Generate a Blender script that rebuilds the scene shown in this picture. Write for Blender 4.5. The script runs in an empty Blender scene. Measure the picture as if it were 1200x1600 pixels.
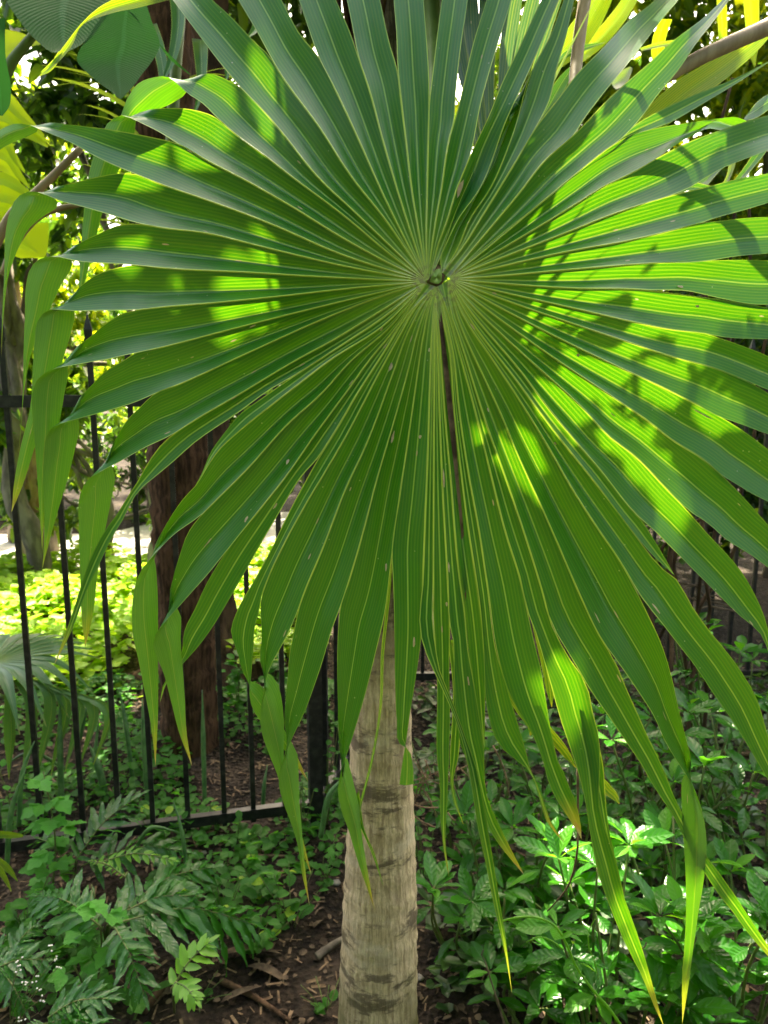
import bpy, math, random
import numpy as np
from mathutils import Vector, Matrix, Quaternion
R = math.radians
rnd = random.Random(7)
C = bpy.context.scene.collection
S = bpy.context.scene

# ---------------------------------------------------------------- camera, sky, sun, exposure
CAM = np.array((0.0, 0.0, 1.5)); PITCH = R(9.7); FPX = 1209.0
cam = bpy.data.cameras.new('camera'); camo = bpy.data.objects.new('camera', cam); C.objects.link(camo)
camo.location = CAM; camo.rotation_euler = (R(90) - PITCH, 0, 0)
cam.sensor_fit = 'VERTICAL'; cam.sensor_height = 24; cam.lens = 24 * FPX / 1600
cam.clip_start = .02; cam.clip_end = 300
cam.dof.use_dof = True; cam.dof.focus_distance = .97; cam.dof.aperture_fstop = 6.5
S.camera = camo

SUN = np.array((0.06, 0.56, 0.826)); SUN /= np.linalg.norm(SUN)
ELEV = math.asin(SUN[2]); AZ = math.atan2(SUN[0], SUN[1])          # azimuth clockwise from +Y
w = bpy.data.worlds.new('World'); S.world = w; w.use_nodes = True
sky = w.node_tree.nodes.new('ShaderNodeTexSky'); sky.sky_type = 'NISHITA'; sky.sun_disc = False
sky.sun_elevation = ELEV; sky.sun_rotation = AZ; sky.air_density = 1.0; sky.dust_density = 7.0
w.node_tree.links.new(sky.outputs[0], w.node_tree.nodes['Background'].inputs[0])
w.node_tree.nodes['Background'].inputs[1].default_value = 0.15
sl = bpy.data.lights.new('sun', 'SUN'); so = bpy.data.objects.new('sun', sl); C.objects.link(so)
sl.energy = 5.0; sl.angle = R(.53); sl.color = (1, .95, .86)
so.rotation_euler = Vector(SUN).to_track_quat('Z', 'Y').to_euler(); so.location = (0, 3, 6)
vs = S.view_settings; vs.view_transform = 'Standard'; vs.look = 'None'; vs.gamma = 1; vs.use_curve_mapping = False
vs.exposure = 2.75; vs.use_white_balance = True; vs.white_balance_temperature = 7900; vs.white_balance_tint = 6
S.render.engine = 'CYCLES'
S.cycles.max_bounces = 10; S.cycles.diffuse_bounces = 4; S.cycles.glossy_bounces = 3; S.cycles.transmission_bounces = 6
S.cycles.transparent_max_bounces = 6; S.cycles.use_denoising = True; S.cycles.caustics_reflective = False; S.cycles.caustics_refractive = False
S.cycles.sample_clamp_indirect = 6

FWD = np.array((0, math.cos(PITCH), -math.sin(PITCH))); UP = np.array((0, math.sin(PITCH), math.cos(PITCH))); RT = np.array((1.0, 0, 0))
def P(px, py, zc):                                    # photo pixel + distance along the axis -> place
    return CAM + zc * (FWD + RT * ((px - 600) / FPX) - UP * ((py - 800) / FPX))
def G(px, py, z=0.0):                                 # photo pixel -> place on the ground
    d = FWD + RT * ((px - 600) / FPX) - UP * ((py - 800) / FPX)
    return CAM + d * ((z - CAM[2]) / d[2])
def to_px(p):
    q = np.asarray(p) - CAM; zc = q @ FWD
    return 600 + FPX * (q @ RT) / zc, 800 - FPX * (q @ UP) / zc, zc

# ---------------------------------------------------------------- helpers
def mesh(name, v, f, mats, uv=None, uv2=None, smooth=True, mi=None):
    me = bpy.data.meshes.new(name)
    me.from_pydata([tuple(map(float, p)) for p in v], [], [tuple(int(i) for i in q) for q in f])
    for m in (mats if isinstance(mats, (list, tuple)) else [mats]): me.materials.append(m)
    for nm, u in (('UVMap', uv), ('UVAbs', uv2)):
        if u is not None:
            l = me.uv_layers.new(name=nm); idx = np.empty(len(me.loops), dtype=np.int32)
            me.loops.foreach_get('vertex_index', idx)
            l.data.foreach_set('uv', np.asarray(u, dtype=np.float32)[idx].ravel())
    if smooth: me.polygons.foreach_set('use_smooth', [True] * len(me.polygons))
    if mi is not None: me.polygons.foreach_set('material_index', mi)
    me.update(); return me
def obj(name, me, parent=None, loc=None, label=None, mat=None):
    o = bpy.data.objects.new(name, me); C.objects.link(o)
    if parent is not None: o.parent = parent
    if mat is not None: o.matrix_local = mat
    elif loc is not None: o.location = loc
    if label: o['label'] = label
    return o
def thing(name, label, cat, loc=(0, 0, 0), group=None, me=None):
    o = obj(name, me, loc=tuple(map(float, loc))); o['label'] = label; o['category'] = cat
    if group: o['group'] = group
    return o
def worldpart(name, v, f, mats, parent, **k):          # mesh given in world coordinates, under an unrotated chain of parents
    off = np.zeros(3); p = parent
    while p is not None: off += np.array(p.location); p = p.parent
    return obj(name, mesh(name, np.asarray(v, float) - off, f, mats, **k), parent)
def copy_tree(o, parent=None, shift=None):
    c = o.copy(); C.objects.link(c); c.parent = parent
    for ch in list(o.children): copy_tree(ch, c)
    return c
class MB:
    def __init__(s): s.v = []; s.f = []; s.uv = []
    def add(s, v, f, uv=None):
        n = len(s.v); s.v += [tuple(p) for p in v]; s.f += [tuple(i + n for i in q) for q in f]
        s.uv += list(uv) if uv is not None else [(0, 0)] * len(v)
    def box(s, c, sx, sy, sz, rot=None):
        p = np.array([(x, y, z) for x in (-.5, .5) for y in (-.5, .5) for z in (-.5, .5)]) * (sx, sy, sz)
        if rot is not None: p = p @ np.array(rot).T
        s.add(p + np.array(c), [(0, 1, 3, 2), (4, 6, 7, 5), (0, 4, 5, 1), (2, 3, 7, 6), (0, 2, 6, 4), (1, 5, 7, 3)])
    def tube(s, pts, rad, n=8, cap=True):
        v, f, uv = tube(pts, rad, n, cap); s.add(v, f, uv)
def spline(pts, n, warp=None):
    p = np.asarray(pts, float)
    if len(p) == 2: return p[0] + (p[1] - p[0]) * np.linspace(0, 1, n)[:, None], np.array([0, 1.0])
    d = np.maximum(np.linalg.norm(np.diff(p, axis=0), axis=1), 1e-6); t = np.concatenate([[0], np.cumsum(d)])
    m = np.zeros_like(p)
    sl_ = np.diff(p, axis=0) / d[:, None]
    m[1:-1] = (sl_[:-1] * d[1:, None] + sl_[1:] * d[:-1, None]) / (d[:-1] + d[1:])[:, None]
    m[0] = sl_[0]; m[-1] = sl_[-1]
    u = np.linspace(0, t[-1], n) if warp is None else np.interp(np.linspace(0, 1, n), *warp) * t[-1]; k = np.clip(np.searchsorted(t, u, side='right') - 1, 0, len(d) - 1)
    h = d[k]; s = (u - t[k]) / h; s = s[:, None]; h = h[:, None]
    o = (2*s**3 - 3*s**2 + 1) * p[k] + (s**3 - 2*s**2 + s) * h * m[k] + (-2*s**3 + 3*s**2) * p[k+1] + (s**3 - s**2) * h * m[k+1]
    return o, t / t[-1]
def tube(pts, rad, n=8, cap=True):
    p = np.asarray(pts, float); k = len(p); r = np.broadcast_to(np.asarray(rad, float), (k,))
    tg = np.gradient(p, axis=0); tg /= np.linalg.norm(tg, axis=1)[:, None] + 1e-9
    ref = np.array((0, 0, 1.0)) if abs(tg[0][2]) < .9 else np.array((1.0, 0, 0))
    v = []; uv = []; a = np.cross(ref, tg[0])
    L = np.concatenate([[0], np.cumsum(np.linalg.norm(np.diff(p, axis=0), axis=1))])
    for i in range(k):
        a = a - tg[i] * (a @ tg[i]); a /= np.linalg.norm(a) + 1e-9; b = np.cross(tg[i], a)
        for j in range(n):
            w_ = 2 * math.pi * j / n; v.append(p[i] + r[i] * (math.cos(w_) * a + math.sin(w_) * b)); uv.append((j / n, L[i]))
    f = [(i*n + j, i*n + (j+1) % n, (i+1)*n + (j+1) % n, (i+1)*n + j) for i in range(k-1) for j in range(n)]
    if cap: f += [tuple(range(n))[::-1], tuple((k-1)*n + j for j in range(n))]
    return v, f, uv
def inpoly(x, y, poly):
    c = False; j = len(poly) - 1
    for i in range(len(poly)):
        xi, yi = poly[i]; xj, yj = poly[j]
        if (yi > y) != (yj > y) and x < (xj - xi) * (y - yi) / (yj - yi) + xi: c = not c
        j = i
    return c

# ---------------------------------------------------------------- materials
class NT:
    def __init__(s, name):
        s.m = bpy.data.materials.new(name); s.m.use_nodes = True; s.t = s.m.node_tree; s.t.nodes.clear()
        s.out = s.n('OutputMaterial')
    def n(s, ty, **k):
        q = s.t.nodes.new('ShaderNode' + ty)
        for a, b in k.items(): setattr(q, a, b)
        return q
    def l(s, a, b): s.t.links.new(a, b)
    def val(s, x, sock):
        if hasattr(x, 'links') or hasattr(x, 'is_output'): s.l(x, sock)
        else: sock.default_value = x
    def math(s, op, a, b=0.0, c=None):
        q = s.n('Math', operation=op); s.val(a, q.inputs[0]); s.val(b, q.inputs[1])
        if c is not None: s.val(c, q.inputs[2])
        return q.outputs[0]
    def mix(s, f, a, b, blend='MIX'):
        q = s.n('Mix', data_type='RGBA', blend_type=blend)
        s.val(f, q.inputs[0]); s.val(a, q.inputs[6]); s.val(b, q.inputs[7]); return q.outputs[2]
    def ramp(s, x, lo, hi, a=0.0, b=1.0, smooth=True):
        q = s.n('MapRange'); q.interpolation_type = 'SMOOTHSTEP' if smooth else 'LINEAR'
        s.val(x, q.inputs[0])
        for i, k in enumerate((lo, hi, a, b)): s.val(k, q.inputs[1 + i])
        return q.outputs[0]
    def noise(s, scale, vec=None, detail=3, rough=.55):
        q = s.n('TexNoise'); q.inputs['Scale'].default_value = scale; q.inputs['Detail'].default_value = detail; q.inputs['Roughness'].default_value = rough
        if vec is not None: s.l(vec, q.inputs['Vector'])
        return q.outputs[0]
    def obco(s): return s.n('TexCoord').outputs['Object']
    def scaled(s, vec, sc):
        q = s.n('Mapping'); q.inputs['Scale'].default_value = sc; s.l(vec, q.inputs['Vector']); return q.outputs[0]
    def pbsdf(s, col, rough=.5, spec=.5, bump=None, bstr=.3, bdist=.002, coat=0):
        q = s.n('BsdfPrincipled'); s.val(col, q.inputs['Base Color']); s.val(rough, q.inputs['Roughness']); q.inputs['Specular IOR Level'].default_value = spec
        q.inputs['Coat Weight'].default_value = coat; q.inputs['Coat Roughness'].default_value = .2
        if bump is not None:
            b = s.n('Bump'); b.inputs['Strength'].default_value = bstr; b.inputs['Distance'].default_value = bdist; s.l(bump, b.inputs['Height']); s.l(b.outputs[0], q.inputs['Normal'])
        return q
    def leafout(s, p, tcol, fac):
        t = s.n('BsdfTranslucent'); s.val(tcol, t.inputs['Color']); q = s.n('MixShader'); s.val(fac, q.inputs[0])
        s.l(p.outputs[0], q.inputs[1]); s.l(t.outputs[0], q.inputs[2]); s.l(q.outputs[0], s.out.inputs[0])
def rgb(r, g, b): return (r, g, b, 1)

def simple(name, c1, c2, scale=20, rough=.7, spec=.3, bstr=.4, bdist=.003, stretch=(1, 1, 1), detail=5):
    t = NT(name); co = t.scaled(t.obco(), stretch); nz = t.noise(scale, co, detail)
    col = t.mix(t.ramp(nz, .35, .65), rgb(*c1), rgb(*c2))
    p = t.pbsdf(col, rough, spec, t.noise(scale * 2.3, co, 4), bstr, bdist); t.l(p.outputs[0], t.out.inputs[0]); return t.m

def leaf_mat(name, base, base2, trans, tf=.4, rough=.38, spec=.5, vein=(.1, .2, .05), veins=0, spots=None, back=None):
    """broad leaf: UV x across 0..1, y along; per-leaf tone, midrib and side veins"""
    t = NT(name); uv = t.n('UVMap', uv_map='UVMap').outputs[0]; sp = t.n('SeparateXYZ'); t.l(uv, sp.inputs[0])
    rn = t.n('ObjectInfo').outputs['Random']
    at = t.n('Attribute', attribute_name='tone'); at.attribute_type = 'GEOMETRY'
    rr = t.math('FRACT', t.math('ADD', rn, at.outputs['Fac']))
    nz = t.noise(30, t.obco(), 2)
    f = t.math('ADD', t.math('MULTIPLY', rr, .75), t.math('MULTIPLY', nz, .35))
    col = t.mix(f, rgb(*base), rgb(*base2))
    au = t.math('ABSOLUTE', t.math('SUBTRACT', sp.outputs[0], .5))
    mid = t.ramp(au, .015, .05, 1, 0)
    bump = au
    if veins:
        ph = t.math('SUBTRACT', t.math('MULTIPLY', sp.outputs[1], veins), t.math('MULTIPLY', au, veins * .35))
        sv = t.math('SINE', t.math('MULTIPLY', ph, 6.283)); bump = sv
        mid = t.math('MAXIMUM', mid, t.ramp(sv, .93, 1, 0, .5))
    col = t.mix(t.math('MULTIPLY', mid, .7), col, rgb(*vein))
    if spots:
        vo = t.n('TexVoronoi'); vo.inputs['Scale'].default_value = spots[1]; t.l(t.obco(), vo.inputs['Vector'])
        col = t.mix(t.ramp(vo.outputs['Distance'], .18, .34, .75, 0), col, rgb(*spots[0]))
    if back is not None:
        bf = t.n('NewGeometry').outputs['Backfacing']; col = t.mix(bf, col, rgb(*back))
    p = t.pbsdf(col, rough, spec, bump, .25, .0015)
    tc = t.mix(f, rgb(*trans), rgb(trans[0] * 1.35, trans[1] * 1.15, trans[2]))
    t.leafout(p, tc, tf); return t.m

def palm_mat(name, base=(.008, .110, .012), yel=(.40, .56, .10), under=(.12, .31, .05), trans=(.068, .34, .008), tf=.24, rough=.30):
    t = NT(name)
    a = t.n('SeparateXYZ'); t.l(t.n('UVMap', uv_map='UVMap').outputs[0], a.inputs[0])
    b = t.n('SeparateXYZ'); t.l(t.n('UVMap', uv_map='UVAbs').outputs[0], b.inputs[0])
    u, v = a.outputs[0], a.outputs[1]; ua, de = b.outputs[0], b.outputs[1]
    rn = t.n('ObjectInfo').outputs['Random']
    co = t.n('CombineXYZ'); t.l(t.math('MULTIPLY', ua, 300.0), co.inputs[0]); t.l(t.math('ADD', t.math('MULTIPLY', v, 3.0), t.math('MULTIPLY', rn, 37.0)), co.inputs[1])
    fine = t.noise(1.0, co.outputs[0], 3, .6)                             # streaks along the blade
    vein = t.math('SINE', t.math('ADD', t.math('MULTIPLY', ua, 6.283 / .0040), t.math('MULTIPLY', fine, 4.5)))
    vein2 = t.math('SINE', t.math('MULTIPLY', ua, 6.283 / .0017))
    col = t.mix(t.ramp(fine, .3, .7), rgb(*base), rgb(base[0] * 1.7, base[1] * 1.35, base[2] * 1.5))
    col = t.mix(t.math('MULTIPLY', t.ramp(vein, .3, 1, 0, .10), t.ramp(fine, .3, .7)), col, rgb(base[0] * 2.6, base[1] * 1.9, base[2] * 1.8))
    col = t.mix(t.math('MULTIPLY', t.ramp(t.noise(7, t.obco(), 3), .42, .68), .45), col, rgb(base[0] * 2.0, base[1] * 1.45, base[2] * .9))
    midm = t.ramp(t.math('ABSOLUTE', ua), .0004, .0013, .85, 0)
    edge = t.math('MULTIPLY', t.ramp(de, .0006, .0017, 1, 0), t.ramp(v, .5, .75, 1, .22))
    col = t.mix(midm, col, rgb(yel[0] * .55, yel[1] * .75, yel[2]))
    col = t.mix(t.math('MULTIPLY', edge, t.ramp(v, .02, .10, .5, 1)), col, rgb(*yel))
    cen = t.ramp(v, .015, .26, .55, 0)
    col = t.mix(cen, col, rgb(.21, .30, .04))
    stain = t.math('MULTIPLY', t.ramp(v, .012, .055, 1, 0), t.ramp(t.noise(170, t.obco(), 2), .42, .62, 0, .85))
    col = t.mix(stain, col, rgb(.085, .055, .045))
    # tips: green -> yellow -> brown
    tipn = t.math('ADD', v, t.math('MULTIPLY', t.math('SUBTRACT', fine, .5), .06))
    vs_ = t.n('Attribute', attribute_name='tip'); vs_.attribute_type = 'OBJECT'; tp = vs_.outputs['Fac']
    y1 = t.math('MULTIPLY', t.ramp(tipn, .91, .985), tp)
    # age marks: beige specks and scratches along the veins
    mv = t.n('CombineXYZ'); t.l(t.math('MULTIPLY', ua, 70.0), mv.inputs[0]); t.l(t.math('ADD', t.math('MULTIPLY', v, 10.0), t.math('MULTIPLY', rn, 91.0)), mv.inputs[1])
    vo = t.n('TexVoronoi'); vo.inputs['Scale'].default_value = 1.6; t.l(mv.outputs[0], vo.inputs['Vector'])
    sel = t.n('SeparateColor'); t.l(vo.outputs['Color'], sel.inputs[0])
    mk = t.math('MULTIPLY', t.ramp(vo.outputs['Distance'], .07, .12, 1, 0), t.math('GREATER_THAN', sel.outputs[0], .88))
    vo2 = t.n('TexVoronoi'); vo2.inputs['Scale'].default_value = 130; t.l(t.obco(), vo2.inputs['Vector'])
    sel2 = t.n('SeparateColor'); t.l(vo2.outputs['Color'], sel2.inputs[0])
    mk2 = t.math('MULTIPLY', t.ramp(vo2.outputs['Distance'], .10, .16, .7, 0), t.math('GREATER_THAN', sel2.outputs[0], .965))
    bf = t.n('NewGeometry').outputs['Backfacing']
    ucol = t.mix(t.ramp(fine, .3, .7), rgb(*under), rgb(under[0] * 1.25, under[1] * 1.15, under[2] * 1.2))
    ucol = t.mix(midm, ucol, rgb(.25, .36, .1))
    col = t.mix(bf, col, ucol)
    col = t.mix(y1, col, rgb(.36, .36, .035))
    col = t.mix(t.math('MULTIPLY', t.ramp(tipn, .968, .982), tp), col, rgb(.36, .17, .06))
    col = t.mix(t.math('MULTIPLY', t.ramp(tipn, .98, .995), tp), col, rgb(.42, .34, .24))
    col = t.mix(mk, col, rgb(.42, .34, .22)); col = t.mix(mk2, col, rgb(.36, .38, .26))
    dust = t.ramp(t.noise(16, t.obco(), 5, .7), .5, .75, 0, .16)
    rg = t.math('ADD', rough, dust)
    hgt = t.math('ADD', t.math('MULTIPLY', vein, .05), t.math('MULTIPLY', fine, 1.2))
    p = t.pbsdf(col, rg, .55, hgt, .22, .0007, .06)
    tc = t.mix(t.ramp(vein, -.2, .9), rgb(trans[0] * .7, trans[1] * .85, trans[2] * .7), rgb(trans[0] * 2.6, trans[1] * 1.2, trans[2] * 1.6))
    tc = t.mix(t.ramp(vein2, .3, 1, 0, .35), tc, rgb(trans[0] * 3.4, trans[1] * 1.25, trans[2] * 2))
    tc = t.mix(t.math('MAXIMUM', edge, t.math('MULTIPLY', midm, .6)), tc, rgb(.50, .66, .05))
    tc = t.mix(mk, tc, rgb(.5, .38, .2))
    tc = t.mix(t.math('MULTIPLY', y1, .8), tc, rgb(.6, .55, .04))
    t.leafout(p, tc, tf); return t.m

M = {}
M['palm'] = palm_mat('palm_leaf')
M['palm_blue'] = palm_mat('palm_leaf_blue', base=(.016, .062, .042), yel=(.06, .13, .06), under=(.05, .13, .09), trans=(.12, .4, .06), tf=.3)
M['strap'] = palm_mat('strap_leaf', base=(.035, .11, .02), yel=(.18, .26, .04), trans=(.20, .50, .012), tf=.40)
M['dead'] = simple('dead_leaf', (.05, .032, .02), (.16, .11, .065), 40, .85, .15)
M['petiole'] = simple('petiole', (.10, .17, .035), (.17, .24, .06), 25, .45, .4, .2, .001, (1, 1, .2))
M['petiole_dry'] = simple('petiole_dry', (.22, .15, .075), (.34, .25, .14), 30, .55, .4, .3, .002, (1, 1, .15))
M['fibre'] = simple('palm_fibre', (.035, .020, .012), (.12, .064, .036), 60, .9, .1, .9, .006, (1, 1, .12))
# ---------------------------------------------------------------- setting: ground, path
def grid_sheet(x0, x1, y0, y1, nx, ny, zf):
    v = [(x0 + (x1 - x0) * i / nx, y0 + (y1 - y0) * j / ny, 0) for j in range(ny + 1) for i in range(nx + 1)]
    v = [(x, y, zf(x, y)) for x, y, z in v]
    f = [(j*(nx+1) + i, j*(nx+1) + i + 1, (j+1)*(nx+1) + i + 1, (j+1)*(nx+1) + i) for j in range(ny) for i in range(nx)]
    return v, f
def gz(x, y):
    return .012 * math.sin(x * 5.1 + y * 3.3) + .01 * math.sin(x * 11 - y * 9.7) + .006 * math.sin(x * 23 + 1) * math.sin(y * 19)
t = NT('soil_mulch'); oc = t.obco()
a_ = t.noise(35, oc, 6, .7); b_ = t.noise(4, oc, 4)
vo = t.n('TexVoronoi'); vo.inputs['Scale'].default_value = 55; t.l(oc, vo.inputs['Vector'])
c_ = t.mix(t.ramp(a_, .35, .7), rgb(.012, .009, .007), rgb(.042, .030, .021))
c_ = t.mix(t.math('MULTIPLY', t.ramp(b_, .5, .65), t.ramp(vo.outputs['Distance'], .1, .5)), c_, rgb(.065, .048, .035))
p_ = t.pbsdf(c_, .9, .15, t.math('ADD', a_, vo.outputs['Distance']), 1, .02); t.l(p_.outputs[0], t.out.inputs[0]); M['soil'] = t.m
v, f = grid_sheet(-7, 7, .3, 9, 150, 110, gz)
g = obj('ground', mesh('ground', v, f, M['soil'])); g['kind'] = 'structure'
v, f = grid_sheet(-90, 90, -20, 120, 30, 30, lambda x, y: -.06)
g = obj('terrain', mesh('terrain', v, f, M['soil'])); g['kind'] = 'structure'
M['concrete'] = simple('concrete', (.30, .29, .27), (.42, .41, .38), 8, .9, .2, .3, .003)
pa = [G(-500, 900), G(-20, 889), G(215, 897), G(560, 905), G(560, 795), G(246, 820), G(165, 838), (-3.4, 7.3, 0), (-9, 7.6, 0)]
pv = [(p[0], p[1], .03) for p in pa] + [(p[0], p[1], -.05) for p in pa]; n_ = len(pa)
pf = [tuple(range(n_))] + [(i, i + n_, (i + 1) % n_ + n_, (i + 1) % n_) for i in range(n_)]
path = obj('path', mesh('path', pv, pf, M['concrete'], smooth=False)); path['kind'] = 'structure'

# ---------------------------------------------------------------- black metal fence
t = NT('black_paint'); oc = t.obco()
p_ = t.pbsdf(t.mix(t.ramp(t.noise(40, oc, 4), .4, .7), rgb(.006, .0065, .008), rgb(.03, .029, .028)), .45, .5, t.noise(90, oc, 3), .15, .001); t.l(p_.outputs[0], t.out.inputs[0]); M['black'] = t.m
fence = thing('metal_fence', 'black metal picket fence with pointed pickets running behind the palm', 'fence', (-1.0, 2.21, 0))
def fence_line(p0, p1, picks, h=1.66, bar=.0155, top=1.44, bot=.09):
    p0 = np.array(p0); p1 = np.array(p1); d = p1 - p0; L = np.linalg.norm(d); d /= L
    rot = np.array([[d[0], -d[1], 0], [d[1], d[0], 0], [0, 0, 1]])
    for z_ in (top, bot):
        b = MB(); c = (p0 + p1) / 2; b.box((c[0], c[1], z_), L, .026, .034, rot); worldpart('rail', b.v, b.f, M['black'], fence, smooth=False)
    for s in picks:
        c = p0 + d * s; b = MB(); b.box((c[0], c[1], (h - .05) / 2 + .03), bar, bar, h - .05 - .06, rot)
        b.box((c[0], c[1], h - .05), bar * 1.5, bar * 1.5, .010, rot)
        k = len(b.v); w_ = bar * .62
        b.add([np.array((c[0], c[1], 0)) + rot @ np.array(q) for q in ((-w_, -w_, h - .045), (w_, -w_, h - .045), (w_, w_, h - .045), (-w_, w_, h - .045), (-w_*1.15, -w_*1.15, h - .02), (w_*1.15, -w_*1.15, h - .02), (w_*1.15, w_*1.15, h - .02), (-w_*1.15, w_*1.15, h - .02), (0, 0, h + .03))],
              [(0,1,5,4), (1,2,6,5), (2,3,7,6), (3,0,4,7), (4,5,8), (5,6,8), (6,7,8), (7,4,8)])
        worldpart('picket', b.v, b.f, M['black'], fence, smooth=False)
FL0 = np.array((-1.62, 2.055)); FLd = np.array((1, .25)) / math.hypot(1, .25)
def fs(px, py):                                          # distance along the fence line seen at a pixel
    d = FWD + RT * ((px - 600) / FPX) - UP * ((py - 800) / FPX)
    A_ = np.array([[d[0], -FLd[0]], [d[1], -FLd[1]]]); return np.linalg.solve(A_, FL0)[1]
pk = [fs(x, 1175) for x in (55, 122, 179, 233, 289, 347, 393, 443)]
pk = [pk[0] - .24, pk[0] - .12] + pk
post_s = fs(492, 1150); cor = FL0 + FLd * post_s
fence_line(FL0, cor, pk)
b = MB(); b.box((cor[0], cor[1], .82), .045, .045, 1.7, np.array([[FLd[0], -FLd[1], 0], [FLd[1], FLd[0], 0], [0, 0, 1]])); b.box((cor[0], cor[1], 1.68), .055, .055, .02)
worldpart('post', b.v, b.f, M['black'], fence, smooth=False)
c2 = np.array((.1, 3.55)); Lr = np.linalg.norm(c2 - cor)
fence_line(cor, c2, [.12 * k + .1 for k in range(int(Lr / .12) - 0)])
b = MB(); b.box((c2[0], c2[1], .82), .05, .05, 1.7); worldpart('post', b.v, b.f, M['black'], fence, smooth=False)
c3 = np.array((3.6, 3.62))
fence_line(c2, c3, [.085 + .099 * k for k in range(34)])

# ---------------------------------------------------------------- foliage materials
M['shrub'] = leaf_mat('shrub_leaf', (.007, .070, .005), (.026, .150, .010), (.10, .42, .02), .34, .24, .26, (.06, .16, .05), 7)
M['shrub_lit'] = leaf_mat('shrub_leaf_lit', (.028, .16, .010), (.06, .24, .015), (.2, .56, .02), .42, .38, .22, (.10, .26, .04), 7)  # brighter copy of the shrub leaf, sunlight put into its colour
M['round'] = leaf_mat('round_leaf', (.014, .085, .011), (.042, .18, .019), (.12, .48, .03), .4, .5, .25, (.08, .18, .05), 5)
M['weed'] = leaf_mat('weed_leaf', (.05, .25, .035), (.09, .34, .05), (.18, .55, .05), .42, .5, .25, (.07, .2, .05), 6)
M['fern'] = leaf_mat('fern_leaf', (.010, .078, .011), (.026, .140, .020), (.09, .4, .03), .32, .24, .5, (.05, .13, .05), 12, ((.10, .19, .11), 75))
M['fern_young'] = leaf_mat('fern_leaf_young', (.08, .26, .02), (.12, .33, .03), (.3, .65, .03), .42, .32, .5, (.08, .2, .03), 10)
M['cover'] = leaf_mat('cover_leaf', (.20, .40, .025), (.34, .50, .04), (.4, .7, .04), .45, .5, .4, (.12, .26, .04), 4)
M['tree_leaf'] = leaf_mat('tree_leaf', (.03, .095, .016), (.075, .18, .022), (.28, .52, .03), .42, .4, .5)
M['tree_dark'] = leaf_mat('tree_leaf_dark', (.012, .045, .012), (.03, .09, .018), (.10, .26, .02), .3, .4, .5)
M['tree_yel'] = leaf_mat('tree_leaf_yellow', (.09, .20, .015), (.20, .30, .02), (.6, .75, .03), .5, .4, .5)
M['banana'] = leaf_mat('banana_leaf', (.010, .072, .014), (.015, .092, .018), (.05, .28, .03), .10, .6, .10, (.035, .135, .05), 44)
M['banana_lit'] = leaf_mat('banana_leaf_lit', (.10, .24, .02), (.15, .30, .03), (.55, .80, .03), .55, .4, .5, (.2, .34, .05), 40)  # lit copy of the banana leaf, its sunlight painted into the brighter colour
M['snake'] = simple('spike_leaf', (.035, .11, .03), (.09, .20, .06), 50, .45, .4, .2, .001, (1, 1, .5))
M['stem'] = simple('green_stem', (.07, .13, .03), (.14, .16, .05), 40, .6, .3)
M['twig'] = simple('twig', (.10, .065, .04), (.22, .15, .09), 60, .8, .2, .5, .002)
M['bark'] = simple('brown_bark', (.040, .024, .015), (.12, .070, .042), 22, .9, .15, 1, .012, (1, 1, .45))
M['pale_bark'] = simple('pale_bark', (.30, .19, .08), (.52, .38, .20), 14, .85, .2, .8, .008, (1, 1, .5))
M['grey_bark'] = simple('grey_bark', (.09, .075, .06), (.20, .17, .13), 16, .9, .2, .8, .01, (1, 1, .35))
M['litter'] = simple('dry_litter', (.045, .031, .021), (.14, .10, .066), 30, .85, .2)
M['stone'] = simple('stone', (.16, .15, .135), (.32, .30, .27), 18, .85, .3)
M['flower'] = simple('white_petal', (.55, .55, .5), (.7, .7, .66), 30, .6, .3)

# ---------------------------------------------------------------- leaf shapes (shared meshes)
def leaf_shape(name, outline, L, W, mat, fold=.25, curl=.2, twist=0.0, wavy=0.0, n=7):
    """leaf along +Y from its stalk at the origin, upper side +Z; outline(t) gives half width 0..1"""
    v, uv = [], []
    for i in range(n + 1):
        t_ = i / n; hw = max(outline(t_), .012) * W / 2; y = L * t_; z = -curl * L * t_ * t_
        for k, e in enumerate((-1, -.5, 0, .5, 1)):
            wz = wavy * W * math.sin(t_ * 17 + (2 if e < 0 else 0)) * abs(e)
            zz_ = z + fold * hw * abs(e) ** 1.2 + wz
            v.append((hw * e, y - .06 * L * abs(e) * 0, zz_)); uv.append((.5 + e * .5, t_))
    f = [(i*5 + j, i*5 + j + 1, (i+1)*5 + j + 1, (i+1)*5 + j) for i in range(n) for j in range(4)]
    return mesh(name, v, f, mat, uv=uv)
ell = lambda t: math.sin(math.pi * min(1, max(0, t)) ** .85) ** .8
obov = lambda t: math.sin(math.pi * t ** 1.25) ** .85
strapf = lambda t: min(1, t * 6 + .3) * (1 - t ** 3) ** .7
rnd_f = lambda t: max(0, 1 - (2 * t - 1) ** 2) ** .5
lob = lambda t: (math.sin(math.pi * t ** .8) ** .7) * (1 + .28 * math.sin(t * 21)) * (1.0 if t > .12 else .7)
def variants(name, fn, L, W, mat, k=3, **kw):
    out = []
    for i in range(k):
        kk = dict(kw); kk['curl'] = kw.get('curl', .2) + (i - 1) * .12; kk['fold'] = kw.get('fold', .25) + (i - 1) * .08
        out.append(leaf_shape(name, fn, L, W, mat, **kk))
    return out
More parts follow.
